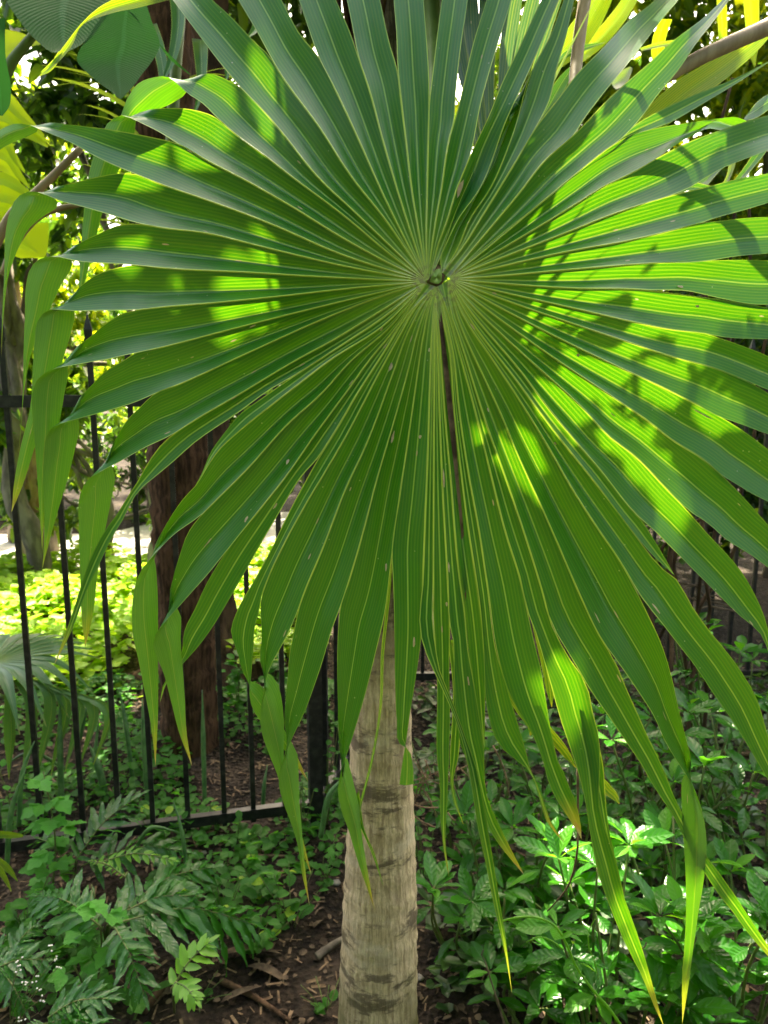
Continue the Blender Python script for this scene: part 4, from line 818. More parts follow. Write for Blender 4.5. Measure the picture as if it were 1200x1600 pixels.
for k in range(8): limb(mb, (rb.uniform(-.1, .1), rb.uniform(-.1, .1), -.05), (rb.uniform(-.25, .35), rb.uniform(-.1, .2), rb.uniform(1.6, 2.7)), .008, .005, 500 + k)
obj('stem', mesh('stem', mb.v, mb.f, M['bark']), sr)
# ---------------------------------------------------------------- ground cover beyond the fence (lit)
def scatter_leaves(name, pts, nrm_up, size, mat, seed, rect=False):
    r = np.random.default_rng(seed); k = len(pts); th = r.uniform(0, 6.283, k); tl = r.uniform(-.6, .6, (k, 2))
    d = np.stack([np.cos(th), np.sin(th), tl[:, 0] * .6], 1); d /= np.linalg.norm(d, axis=1)[:, None]
    up = np.stack([tl[:, 0], tl[:, 1], np.ones(k)], 1); x = np.cross(d, up); x /= np.linalg.norm(x, axis=1)[:, None]
    base = np.array([(-.36, .2), (0, 0), (.36, .2), (.36, .7), (0, 1.0), (-.36, .7)]) if not rect else np.array([(-.12, 0), (0, 0), (.12, 0), (.1, 1), (0, 1.05), (-.1, 1)])
    sz = size * r.uniform(.55, 1.3, k); z = np.cross(x, d)
    asp = r.uniform(.55, 1.1, k) if size > .025 else r.uniform(.25, 1.2, k)
    V = np.stack([pts + x * (bx * sz * asp)[:, None] + d * (by * sz)[:, None] + z * (abs(bx) * .35 * sz)[:, None] for bx, by in base], 1).reshape(-1, 3)
    idx = np.arange(k)[:, None] * 6; F = np.concatenate([idx + np.array((0, 1, 4, 5)), idx + np.array((1, 2, 3, 4))])
    me = bpy.data.meshes.new(name); me.vertices.add(len(V)); me.vertices.foreach_set('co', V.ravel())
    me.loops.add(F.size); me.loops.foreach_set('vertex_index', F.ravel().astype(np.int32)); me.polygons.add(len(F)); me.polygons.foreach_set('loop_start', np.arange(0, F.size, 4, dtype=np.int32))
    l = me.uv_layers.new(name='UVMap'); U = np.tile(np.stack([base[:, 0] / .72 + .5, base[:, 1]], 1), (k, 1)); l.data.foreach_set('uv', U[F.ravel()].astype(np.float32).ravel())
    at = me.attributes.new('tone', 'FLOAT', 'FACE'); at.data.foreach_set('value', np.tile(r.random(k), 2).astype(np.float32))
    me.materials.append(mat); me.update(); return me
r = np.random.default_rng(5)
k = 26000; X = r.uniform(-4.2, -.35, k); Y = r.uniform(3.2, 6.6, k)
keep = []
for x, y in zip(X, Y):
    px, py, zc = to_px((x, y, .1))
    ok = not (py < 893 and y > 5.9) and y < 6.35 - .1 * x * 0
    edge = 3.5 + .25 * math.sin(x * 3) + .12 * math.sin(x * 9) + (.5 if x > -1.3 else 0)
    keep.append(ok and y > edge - r.uniform(0, .25))
keep = np.array(keep); X, Y = X[keep], Y[keep]
hh = .13 + .08 * np.sin(X * 4 + 1) * np.sin(Y * 5) + .05 * np.sin(X * 9) * np.sin(Y * 8 + 2)
pts = np.stack([X, Y, np.maximum(.015, hh + r.uniform(-.05, .06, len(X)))], 1)
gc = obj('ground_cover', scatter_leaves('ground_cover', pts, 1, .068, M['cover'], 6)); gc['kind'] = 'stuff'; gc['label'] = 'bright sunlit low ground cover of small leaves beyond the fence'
# leaf litter and chips on the soil
k = 9000; X = r.uniform(-1.9, 2.2, k); Y = r.uniform(1.3, 4.3, k); Z = np.array([gz(a, b_) for a, b_ in zip(X, Y)]) + .006
lm = scatter_leaves('leaf_litter', np.stack([X, Y, Z], 1), 1, .02, M['litter'], 7); lo = obj('leaf_litter', lm); lo['kind'] = 'stuff'; lo['label'] = 'brown dry leaf scraps and bark chips scattered on the soil'
k = 4500; X = r.uniform(-1.9, 2.2, k); Y = r.uniform(1.3, 4.3, k); Z = np.array([gz(a, b_) for a, b_ in zip(X, Y)]) + .005
lm = scatter_leaves('twig_litter', np.stack([X, Y, Z], 1), 1, .032, M['twig'], 8, True); lo = obj('twig_litter', lm); lo['kind'] = 'stuff'; lo['label'] = 'fine broken twigs strewn over the soil'
# shaded low seedlings filling the bed
def bed(name, label, n, xr, yr, size, mat, seed, hmax, test=None):
    r = np.random.default_rng(seed); X = r.uniform(*xr, n); Y = r.uniform(*yr, n); kp = np.ones(n, bool)
    cl = np.sin(X * 6.1 + seed) * np.sin(Y * 5.3 + seed * 2) + .5 * np.sin(X * 13 + Y * 7); kp &= cl > -.1
    if test: kp &= np.array([test(a, b_) for a, b_ in zip(X, Y)])
    X, Y, cl = X[kp], Y[kp], cl[kp]; Z = np.array([gz(a, b_) for a, b_ in zip(X, Y)]) + r.uniform(.01, 1, len(X)) * hmax * np.clip(cl + .3, .15, 1)
    o = obj(name, scatter_leaves(name, np.stack([X, Y, Z], 1), 1, size, mat, seed)); o['kind'] = 'stuff'; o['label'] = label
bed('undergrowth', 'low dark green seedlings carpeting the bed left of the trunk', 7500, (-1.7, -.12), (1.6, 3.7), .036, M['round'], 61, .12, lambda x, y: not (-.55 < x < -.02 and y < 1.90))
bed('undergrowth', 'low dark green seedlings under the shrubs right of the trunk', 6500, (.12, 2.4), (1.6, 3.6), .045, M['tree_dark'], 62, .2)

# ---------------------------------------------------------------- shrubs on the right
def shrub(label, base, stems, seed, kind='shrub', name='glossy_shrub', cap=240, spread=.3, hr=(.25, .6), sc=1.0, rings=(5, 8)):
    r = random.Random(seed); o = thing(name, label, 'shrub', base); mb = MB(); cnt = 0
    for s in range(stems):
        a_ = r.uniform(0, 6.28); rad = spread * math.sqrt(r.random()); h = r.uniform(*hr)
        tip = np.array((rad * math.cos(a_), rad * math.sin(a_), h)); b0 = np.array((tip[0] * .35, tip[1] * .35, -.03))
        mid = (b0 + tip) / 2 + np.array((r.uniform(-.04, .04), r.uniform(-.04, .04), .03))
        q, _ = spline([b0, mid, tip], 9); mb.tube(q, np.linspace(.005, .0025, 9), 5)
        for lev in range(r.randint(2, 4)):
            c = q[8 - lev * 2] if lev < 4 else q[1]; nl = r.randint(*rings) if lev == 0 else r.randint(2, 4); ph = r.uniform(0, 6.28)
            for i in range(nl):
                if cnt >= cap: break
                t_ = ph + i * 6.28 / nl + r.uniform(-.3, .3); el = r.uniform(.15, .9) if lev == 0 else r.uniform(-.3, .4)
                d = np.array((math.cos(t_) * math.cos(el), math.sin(t_) * math.cos(el), math.sin(el)))
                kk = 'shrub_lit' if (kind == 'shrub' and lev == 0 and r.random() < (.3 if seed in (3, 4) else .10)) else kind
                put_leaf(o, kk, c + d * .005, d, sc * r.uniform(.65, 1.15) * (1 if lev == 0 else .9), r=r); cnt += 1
    obj('stem', mesh('stem', mb.v, mb.f, M['stem']), o); return o
def at(px, py): g_ = G(px, py); return (g_[0], g_[1], gz(g_[0], g_[1]))
shrub('glossy shrub right beside the pale palm trunk', at(745, 1500), 11, 1, spread=.17, hr=(.12, .36), cap=110)
shrub('dense glossy shrub under the long hanging segment tips', at(860, 1440), 16, 2, spread=.26, hr=(.2, .48), cap=170)
shrub('glossy shrub at the bottom right corner with large leaves', at(1130, 1620), 16, 3, spread=.26, hr=(.2, .50), cap=160, sc=1.15)
shrub('glossy shrub in the bottom right front with leaves in sunlight', at(960, 1640), 15, 4, spread=.24, hr=(.16, .42), cap=150, sc=1.1)
shrub('tall shaded shrub behind the two longest tips', at(1010, 1380), 18, 5, spread=.30, hr=(.3, .62), cap=190)
shrub('shaded shrub at the right edge below the last big segment', at(1200, 1400), 17, 6, spread=.30, hr=(.3, .66), cap=180)
shrub('small shrub growing close to the far fence on the right', at(1130, 1240), 15, 7, spread=.35, hr=(.3, .65), cap=150)
shrub('dark shrub behind the yellow segment tip', at(900, 1290), 15, 8, spread=.32, hr=(.25, .55), cap=150)
shrub('dark small-leaved shrub just right of the trunk under the drooping tips', at(735, 1330), 15, 9, spread=.28, hr=(.15, .42), cap=150, sc=.8)
shrub('low shrub with upright leaves at the foot of the right hand bed', at(830, 1610), 9, 10, spread=.18, hr=(.08, .26), cap=90)
# ---------------------------------------------------------------- low plants on the left
def weed(label, base, h, n, seed, kind='weed', lean=(0, 0), name='lobed_weed', sc=1.0, cat='plant', lit=0.0, trip=True):
    r = random.Random(seed); o = thing(name, label, cat, base); mb = MB()
    tip = np.array((lean[0], lean[1], h)); q, _ = spline([(0, 0, -.02), tip * .5 + np.array((.02, .01, 0)), tip], 20); mb.tube(q, np.linspace(.0035, .0015, 20), 5)
    for i in range(n):
        c = q[int(2 + 17 * (i + .5) / n)]; t_ = i * 2.4 + r.uniform(-.4, .4); el = r.uniform(-.35, .5)
        d = np.array((math.cos(t_) * math.cos(el), math.sin(t_) * math.cos(el) * .8 - .25, math.sin(el))); d /= np.linalg.norm(d)
        s0 = c + d * r.uniform(.015, .035); mb.tube([c, (c + s0) / 2 + (0, 0, .004), s0], [.0012, .001, .0008], 4, False)
        if trip:
            sd = np.cross(d, (0, 0, 1)); sd /= np.linalg.norm(sd)
            for dd in (d, d * .55 + sd * .8, d * .55 - sd * .8): put_leaf(o, kind, s0, dd, sc * r.uniform(.6, .95) * (1 if dd is d else .8), r=r)
        else: put_leaf(o, kind if r.random() > lit else 'round_lit', s0, d, sc * r.uniform(.7, 1.2), r=r)
    obj('stem', mesh('stem', mb.v, mb.f, M['stem']), o); return o
weed('tall light green weed with toothed leaves climbing at the left fence', at(78, 1430), .40, 16, 1, sc=1.3, lean=(.0, .03))
weed('light green weed with lobed leaves standing among the ferns', at(145, 1580), .30, 11, 2, sc=1.35, lean=(.01, .02))
weed('small toothed weed hanging over at the lower left front', at(112, 1600), .16, 5, 3, 'weed_ov', lean=(.03, -.03), sc=.9)
weed('small round-leaved seedling on the soil below the young fern', at(205, 1600), .10, 6, 4, 'round', trip=False, sc=1.5)
weed('pale leafy sprig at the far left edge beside the spike leaves', at(10, 1330), .26, 12, 5, 'weed_ov', sc=.5, trip=False)
for i, (x, y, lb, n, h, sc, lit) in enumerate(((370, 1335, 'patch of small round-leaved plants below the fence rail', 26, .13, 1.0, .12), (410, 1400, 'round-leaved plant with two pale new leaves left of the trunk', 30, .15, 1.1, .12), (455, 1440, 'round-leaved plant with yellow-green tips beside the trunk foot', 30, .15, 1.1, .2),
        (350, 1450, 'round-leaved plant spreading between the ferns and the trunk', 28, .12, 1.1, .05), (500, 1390, 'round-leaved plant tucked behind the palm trunk', 26, .16, 1.0, .05), (400, 1480, 'low round-leaved plant in front of the dark soil', 24, .10, 1.1, .08),
        (335, 1390, 'round-leaved seedlings above the long fern', 18, .10, 1.0, .05), (510, 1290, 'fine-leaved vine growing up the fence post', 34, .42, .8, .05), (470, 1310, 'small-leaved sprig beside the fence post', 20, .22, .8, .1),
        (665, 1400, 'small-leaved plant behind the right side of the trunk', 26, .24, .9, .05), (690, 1270, 'fine-leaved vine on the ground right of the trunk', 34, .36, .9, .0), (510, 1580, 'tiny seedlings at the left of the trunk foot', 9, .05, .9, 0), (310, 1560, 'tiny pale seedling beside the bark strips', 8, .05, .9, .1),
        (372, 1125, 'leafy creeper climbing beside the brown trunk behind the fence', 40, .34, 1.7, .05), (318, 1120, 'leafy creeper covering the foot of the brown trunk', 34, .2, 1.6, .1), (425, 1120, 'dark leafy plant behind the pickets left of the fence post', 36, .34, 1.7, .05), (235, 1100, 'green seedlings at the left of the flared trunk foot', 30, .16, 1.5, .3),
        (285, 1440, 'round-leaved plant between the long fern and the young fern', 28, .12, 1.2, .1), (110, 1500, 'round-leaved plant under the toothed weed', 28, .14, 1.3, .05), (40, 1470, 'round-leaved plant at the left edge among the ferns', 28, .14, 1.3, .05), (255, 1330, 'round-leaved plant right of the mottled fern', 28, .12, 1.2, .1), (320, 1300, 'round-leaved plant touching the bottom rail', 24, .12, 1.1, .1))):
    r = random.Random(70 + i); o = thing('round_leaf_plant', lb, 'plant', at(x, y)); mb = MB()
    for s in range(6):
        a_ = r.uniform(0, 6.28); sp = (.09 if h < .2 else .05) * r.random() ** .5; tip = np.array((sp * math.cos(a_), sp * math.sin(a_), h * r.uniform(.6, 1.1))); q, _ = spline([(0, 0, -.02), tip * .5, tip], 10); mb.tube(q, .0012, 4)
        for j in range(max(1, n // 6)):
            t_ = r.uniform(0, 6.28); c = q[min(9, 3 + (j * 7) // max(1, n // 6 - 1) if n > 6 else 9)]; d = np.array((math.cos(t_), math.sin(t_) - .2, r.uniform(-.1, .7)))
            put_leaf(o, 'round_lit' if r.random() < lit else 'round', c, d, sc * r.uniform(.7, 1.15), r=r)
    obj('stem', mesh('stem', mb.v, mb.f, M['stem']), o)
# ferns
def fern(label, base, fronds, seed, kind='pinna', name='fern', sc=1.0, pairs=11):
    """fronds: pixel of frond start, pixel of tip, depth at start, depth at tip"""
    r = random.Random(seed); o = thing(name, label, 'fern', base); b0 = np.array(base)
    for (p0, p1, z0, z1) in fronds:
        A_ = P(p0[0], p0[1], z0) - b0; B_ = P(p1[0], p1[1], z1) - b0; L = np.linalg.norm(B_ - A_)
        q, _ = spline([A_, (A_ + B_) / 2 + np.array((0, 0, .12 * L)), B_], 24)
        root = np.array((0, 0, -.02)); q2, _ = spline([root, (root + A_) / 2 + np.array((0, 0, .03)), A_], 8)
        v, f, uv = tube(np.concatenate([q2, q[1:]]), np.linspace(.0028, .001, len(q2) + len(q) - 1), 5)
        fo = obj('frond', mesh('frond', v, f, M['stem']), o)
        tg = np.gradient(q, axis=0); tg /= np.linalg.norm(tg, axis=1)[:, None]
        for i in range(pairs):
            s = (i + .4) / pairs; c = q[int(1 + s * 22)]; t_ = tg[int(1 + s * 22)]; sd = np.cross(t_, (-.05, -.45, 1)); sd /= np.linalg.norm(sd)
            pl = sc * (.55 + .75 * math.sin(math.pi * (.15 + .8 * s))) * L / .36
            for sg in (-1, 1):
                d = sd * sg * (1 - .35 * s) + t_ * (.45 + .5 * s + r.uniform(-.12, .12)) + np.array((0, 0, r.uniform(-.45, .18))); put_leaf(fo, kind, c, d, pl * r.uniform(.75, 1.15), roll=r.uniform(-.5, .5), name='leaflet', r=r)
        put_leaf(fo, kind, q[-2], tg[-1], sc * .8 * L / .36, roll=0, name='leaflet', r=r)
fern('dark fern with pale mottled fronds below the left pickets', at(120, 1385), [((118, 1345), (215, 1245), 2.15, 2.25), ((135, 1350), (290, 1330), 2.2, 2.3), ((105, 1350), (60, 1310), 2.2, 2.3)], 1)
fern('large glossy fern spreading across the lower left', at(165, 1470), [((175, 1435), (310, 1400), 1.85, 1.95), ((170, 1445), (400, 1445), 1.82, 2.0), ((160, 1450), (55, 1400), 1.8, 1.9), ((180, 1450), (225, 1555), 1.78, 1.68), ((185, 1430), (330, 1355), 1.95, 2.15)], 2, pairs=12)
fern('dark fern at the lower left edge', at(-10, 1550), [((5, 1510), (62, 1440), 1.75, 1.85), ((0, 1515), (40, 1580), 1.7, 1.65), ((0, 1500), (-60, 1450), 1.75, 1.8), ((-20, 1520), (75, 1500), 1.7, 1.72)], 3)
fern('broad dark fern in the bottom left corner in front', at(85, 1640), [((75, 1590), (170, 1560), 1.62, 1.6), ((72, 1600), (160, 1610), 1.62, 1.55), ((70, 1600), (20, 1640), 1.6, 1.55)], 4, sc=1.2)
fern('bright young yellow-green fern leaf standing on the dark soil', at(272, 1575), [((268, 1545), (330, 1470), 1.66, 1.72), ((275, 1535), (308, 1565), 1.66, 1.60)], 5, 'pinna_y', 'young_fern', 1.5, 6)
fern('yellow-green narrow fern fronds behind the glossy fern', at(205, 1380), [((150, 1350), (275, 1345), 2.1, 2.1), ((195, 1370), (140, 1345), 2.0, 2.0)], 6, 'pinna_y', 'young_fern', .55, 9)
# snake plants: upright spikes behind the fence
sp = 0
for x0, y0, x1, y1, z_, w_, lb in ((232, 1255, 222, 1092, 2.75, .013, 'thick light green spike leaf with a pale tip between the pickets'), (94, 1235, 94, 1082, 2.6, .011, 'banded green spike leaf behind the second picket'), (320, 1260, 316, 1078, 2.8, .009, 'slim tall green spike leaf behind the middle pickets'),
        (205, 1180, 186, 1075, 2.9, .009, 'thin green spike leaning left behind the fence'), (25, 1240, 54, 1158, 2.2, .008, 'spike leaf leaning right in front of the left picket'), (165, 1230, 140, 1165, 2.8, .014, 'broad green spike leaning left between two pickets'),
        (122, 1118, 166, 1085, 3.0, .008, 'pale spike leaf lying slanted behind the fence'), (5, 1310, 40, 1200, 2.1, .008, 'ribbed dark spike leaf at the left edge'), (100, 1160, 0, 1200, 2.7, .006, 'long thin spike lying across behind the left picket'),
        (200, 1295, 278, 1300, 2.25, .006, 'spike leaf lying on the soil under the bottom rail'), (292, 1330, 270, 1250, 2.2, .006, 'short curved spike in front of the bottom rail'), (500, 1260, 545, 1210, 2.3, .009, 'knobbly spike leaf leaning right by the fence post'),
        (410, 1250, 418, 1195, 2.7, .007, 'thin spike leaf behind the pickets left of the post'), (142, 1245, 155, 1120, 3.0, .008, 'dim upright spike leaf behind the third picket')):
    a_, b_ = P(x0, y0, z_), P(x1, y1, z_ + .03); g0 = np.array((a_[0], a_[1], 0)) if a_[2] < .12 else a_ - np.array((0, 0, max(0, a_[2])))
    o = thing('spike_plant', lb, 'plant', g0); q, _ = spline([a_ - (0, 0, min(.1, max(0, a_[2]))), a_ * .5 + b_ * .5 + (0, 0, .01), b_], 16)
    v, f, uv = tube(q, w_ * np.concatenate([np.linspace(.9, 1, 9), np.linspace(.98, .15, 7)]), 8); worldpart('leaf', v, f, M['snake'], o)
# small fan palm at the left, behind the fence
fp = thing('small_fan_palm', 'small fan palm with flat shiny blue-green leaf behind the left pickets', 'palm tree', (-1.62, 2.75, 0))
c0 = P(-15, 1035, 2.75); q, _ = spline([np.array((-1.62, 2.75, 0)), np.array((-1.63, 2.77, .4)), c0], 14); v, f, uv = tube(q, .008, 7)
ff = worldpart('frond', v, f, M['petiole'], fp)
M['palm_dusk'] = palm_mat('small_palm_leaf', base=(.022, .11, .035), yel=(.10, .22, .07), under=(.06, .17, .05), trans=(.12, .42, .04), tf=.34, rough=.42)
for i in range(24):
    a_ = R(-150 + 300 * i / 23); tipz = -.05 - .18 * (abs(math.cos(a_ - R(70))) if i % 1 == 0 else 0) * (math.sin(a_) < .2)
    d_ = np.array((math.cos(a_ + R(20)), math.sin(a_ + R(20)) * 1.0, 0)); sd = np.array((-d_[1], d_[0], 0)); n, m = 16, 5; vv, uu, ua = [], [], []
    for k in range(n):
        s = k / (n - 1); wv = .043 * (s / .55 if s < .55 else max(.03, (1 - s) / .45)) ; drop = -.32 * max(0, s - .4) ** 2 * (1.6 if d_[1] < .2 else .6)
        for j in range(m):
            u = j / (m - 1); vv.append(c0 + d_ * .37 * s + sd * wv * (u - .5) * 1.25 + np.array((0, 0, .05 * s + drop - .35 * wv * (1 - abs(2*u - 1))))); uu.append((u, s)); ua.append(((u - .5) * wv, min(u, 1 - u) * wv))
    fcs = [(k*m + j, k*m + j + 1, (k+1)*m + j + 1, (k+1)*m + j)[::-1] for k in range(n-1) for j in range(m-1)]
    o = worldpart('leaf_segment', vv, fcs, M['palm_dusk'], ff, uv=uu, uv2=ua); o['tip'] = .3
q, _ = spline([np.array((-1.62, 2.75, 0)), np.array((-1.5, 2.72, .35)), P(8, 1090, 2.65)], 14); v, f, uv = tube(q, .007, 7); ff2 = worldpart('frond', v, f, M['petiole'], fp)
for i in range(9):
    p0 = P(8, 1075, 2.65); n, m = 14, 5; vv, uu, ua = [], [], []
    tip = P(-30 + 22 * i, 1225 - 6 * abs(i - 3), 2.6 + .02 * (i % 3)); top = P(-40 + 26 * i, 1070 + 10 * abs(i - 4), 2.62)
    A, _ = spline([p0, (p0 + top) / 2 + (0, 0, .03), top, tip], n); sd = np.array((1.0, .3 * (i - 4) / 4, 0))
    for k in range(n):
        s = k / (n - 1); wv = .042 * min(1, s * 2.2 + .1) * (1 if s < .6 else max(.03, (1 - s) / .4))
        for j in range(m): u = j / (m - 1); vv.append(A[k] + sd * wv * (u - .5) + np.array((0, .3 * wv * (1 - abs(2*u - 1)), 0))); uu.append((u, s)); ua.append(((u - .5) * wv, min(u, 1 - u) * wv))
    fcs = [(k*m + j, k*m + j + 1, (k+1)*m + j + 1, (k+1)*m + j) for k in range(n-1) for j in range(m-1)]
    o = worldpart('leaf_segment', vv, fcs, M['palm_dusk'], ff2, uv=uu, uv2=ua); o['tip'] = .3
# ---------------------------------------------------------------- small things
def stick(name, label, cat, pts, rad, mat='twig', n=14, sides=6):
    q, _ = spline(pts, n); o = thing(name, label, cat, q[0]); v, f, uv = tube(q - q[0], np.linspace(rad, rad * .55, n), sides)
    obj('stem', mesh('stem', v, f, M[mat]), o); return o
gp = lambda x, y, h=.012: np.array(at(x, y)) + np.array((0, 0, h))
stick('dry_reed', 'thin upright orange-brown dry stem in front of the right shrubs', 'stem', [P(790, 1610, 1.55), P(782, 1580, 1.55), P(768, 1535, 1.56), P(757, 1500, 1.57), P(752, 1488, 1.57), P(755, 1484, 1.57)], .0022, 'litter')
stick('branch', 'pale broken branch on the soil left of the trunk', 'branch', [gp(495, 1492), gp(525, 1478, .02), gp(545, 1470, .02)], .012, 'grey_bark')
stick('branch', 'long dark stick lying across the soil below the young fern', 'branch', [gp(345, 1530), gp(390, 1550), gp(420, 1572), gp(455, 1600)], .009, 'bark')
stick('branch', 'short thick brown stick beside the young fern leaf', 'branch', [gp(225, 1590), gp(250, 1560), gp(275, 1530)], .012, 'bark')
stick('branch', 'thin grey stick lying below the fence rail', 'branch', [gp(385, 1335), gp(415, 1338), gp(450, 1340)], .006, 'twig')
stick('branch', 'fallen branch lying behind the shrubs on the right', 'branch', [gp(1085, 1180, .05), gp(1140, 1190, .05), gp(1230, 1195, .05)], .012, 'twig')
vt = stick('vine_stem', 'thin brown vine curving down from the hanging leaf tips', 'vine', [P(903, 1190, 1.25), P(903, 1260, 1.27), P(902, 1330, 1.3), P(890, 1380, 1.35), P(868, 1410, 1.42), P(855, 1424, 1.46)], .0022, 'twig')
vn = thing('tendril_vine', 'pale green vine with curling tendrils among the right shrubs', 'vine', at(960, 1640))
mb = MB()
for pts, rd in (([(778, 1441), (805, 1434), (840, 1434), (865, 1445), (885, 1475), (900, 1510), (925, 1545), (955, 1580), (975, 1610)], .003), ([(822, 1472), (845, 1464), (865, 1472), (880, 1484)], .0018), ([(918, 1470), (922, 1450), (930, 1436)], .001), ([(935, 1530), (928, 1500), (920, 1480), (919, 1462)], .0015)):
    q, _ = spline([P(x, y, 1.5) for x, y in pts], 30); mb.tube(q - np.array(vn.location), np.linspace(rd * .6, rd, 30), 6)
obj('stem', mesh('stem', mb.v, mb.f, M['fern_young']), vn)
mb = MB(); q, _ = spline([P(1000 + 10 * math.cos(a_ / 2.2) * (1 - a_ / 20), 1472 + 12 * math.sin(a_ / 2.2) * (1 - a_ / 20) , 1.5) for a_ in range(0, 14)], 40); mb.tube(q - np.array(vn.location), .0014, 5); obj('tendril', mesh('tendril', mb.v, mb.f, M['litter']), vn)
for x, y, dx, dy, s_ in ((885, 1462, .8, .1, .45), (872, 1440, -.5, -1, .4), (905, 1505, 1, .2, .45), (875, 1468, .9, -.6, .4)):
    put_leaf(vn, 'shrub_lit', P(x, y, 1.495) - np.array(vn.location), RT * dx - UP * dy, s_)
dl = thing('dry_twigs', 'tangle of thin dry twigs right of the trunk', 'twigs', at(680, 1260)); mb = MB(); rr2 = random.Random(9)
for k in range(22):
    a_ = P(rr2.uniform(645, 690), rr2.uniform(1180, 1260), 2.0); b_ = a_ + np.array((rr2.uniform(-.05, .1), rr2.uniform(-.03, .03), rr2.uniform(-.1, .05))); q, _ = spline([a_, (a_ + b_) / 2 + np.array((rr2.uniform(-.03, .03), 0, rr2.uniform(-.03, .03))), b_], 8); mb.tube(q - np.array(dl.location), .0016, 4)
for pts in ([(640, 1255), (665, 1262), (685, 1262)], [(640, 1270), (662, 1285), (680, 1293)], [(770, 1165), (785, 1195), (793, 1225), (795, 1244)], [(700, 1270), (708, 1280), (712, 1282)]):
    q, _ = spline([P(x, y, 1.95) for x, y in pts], 10); mb.tube(q - np.array(dl.location), .0022, 5)
obj('twig', mesh('twig', mb.v, mb.f, M['twig']), dl)
db = thing('dry_twigs', 'bare reddish twigs in front of the far fence on the right', 'twigs', at(1075, 1200)); mb = MB()
for k in range(12):
    a_ = P(rr2.uniform(1060, 1110), rr2.uniform(900, 960), 3.3); b_ = a_ + np.array((rr2.uniform(-.15, .3), 0, rr2.uniform(-.12, .12))); mb.tube([a_ - np.array(db.location), (a_ + b_) / 2 + np.array((0, 0, .03)) - np.array(db.location), b_ - np.array(db.location)], .004, 5)
mb.tube([(0, 0, -.05), (0, .05, .4), P(1085, 940, 3.3) - np.array(db.location)], .006, 5)
obj('twig', mesh('twig', mb.v, mb.f, M['litter']), db)
# dead leaves and bark strips lying on the soil
LS['deadleaf'] = variants('blade', ell, .12, .035, M['litter'], curl=.25, fold=.4)
for x, y, a_, s_, lb in ((345, 1500, .3, 1.3, 'long curled dry leaf on the soil right of the young fern'), (385, 1510, -.2, 1.1, 'pale dry leaf strip lying toward the trunk'), (345, 1570, .6, .9, 'pale dry bark scrap at the bottom edge'), (490, 1450, 1.2, .5, 'small dry leaf standing near the trunk foot'),
                          (450, 1310, 1.4, .35, 'small reddish dry leaf hanging below the rail'), (250, 1215, .1, .8, 'dry leaf in the sun spot behind the fence'), (265, 1225, 2.4, .7, 'pale dry leaf beside the sunlit litter behind the fence'), (330, 1145, .5, .9, 'dry brown leaf at the foot of the brown trunk')):
    o = thing('dry_leaf', lb, 'leaf', gp(x, y, .02)); me = LS['deadleaf'][int(s_ * 10) % 3]; o2 = obj('blade', me, o, mat=mat4(aim((math.cos(a_), math.sin(a_), .08), .3), (0, 0, 0), s_))
for x, y, s_, lb in ((318, 1330, .012, 'small pale round stone below the fence'), (300, 1350, .014, 'small grey stone beside the round-leaved plants'), (650, 1395, .03, 'grey stone half hidden right of the trunk'), (525, 1380, .016, 'small stone left of the trunk'), (655, 1530, .012, 'small pale stone at the right of the trunk foot')):
    v, f = [], []; rr3 = random.Random(x)
    for i in range(5):
        for j in range(8): a_ = 6.283 * j / 8; e_ = math.pi * i / 4; q_ = s_ * rr3.uniform(.8, 1.15); v.append((q_ * math.sin(e_) * math.cos(a_), q_ * math.sin(e_) * math.sin(a_) * .8, q_ * math.cos(e_) * .6))
    f = [(i*8 + j, i*8 + (j+1) % 8, (i+1)*8 + (j+1) % 8, (i+1)*8 + j) for i in range(4) for j in range(8)]
    o = thing('stone', lb, 'stone', gp(x, y, .004), me=mesh('stone', v, f, M['stone']))
fl = thing('flower_sprig', 'sprig of tiny white flowers in the bottom left corner', 'flower', at(20, 1640)); mb = MB(); mf = MB(); rr4 = random.Random(4); l0 = np.array(fl.location)
for x, y in ((30, 1500), (55, 1530), (60, 1545), (85, 1498), (92, 1510), (40, 1535), (28, 1515), (65, 1560), (35, 1590), (80, 1480)):
    e_ = P(x, y, 1.58) - l0; q, _ = spline([(0, 0, -.02), e_ * .6 + np.array((-.01, 0, .01)), e_], 8); mb.tube(q, .0008, 4)
    for k in range(4): mf.box(e_ + np.array([rr4.uniform(-.006, .006) for _ in range(3)]), .0028, .0028, .0018)
obj('stem', mesh('stem', mb.v, mb.f, M['stem']), fl); obj('petals', mesh('petals', mf.v, mf.f, M['flower']), fl)
# strap leaves at the left edge
ye = thing('strap_plant', 'yellowing strap leaves drooping at the left edge above the ferns', 'plant', at(-30, 1400))
blade(ye, [(-40, 1300), (0, 1298), (20, 1300), (36, 1304)], [(-40, 1310), (0, 1310), (20, 1310), (36, 1308)], 2.05, 2.05, M['strap'], 'blade', seed=31)
blade(ye, [(-20, 1340), (0, 1352), (12, 1372), (18, 1392)], [(-25, 1352), (-4, 1364), (8, 1380), (17, 1393)], 1.95, 1.95, M['strap'], 'blade', seed=32)
blade(ye, [(-30, 1325), (0, 1340), (18, 1356), (28, 1376)], [(-30, 1332), (-4, 1350), (12, 1364), (27, 1377)], 2.0, 2.0, M['strap'], 'blade', seed=33)
mb = MB(); mb.tube([(0, 0, -.02), P(-35, 1340, 2.0) - np.array(ye.location)], .005, 5); obj('stem', mesh('stem', mb.v, mb.f, M['stem']), ye)

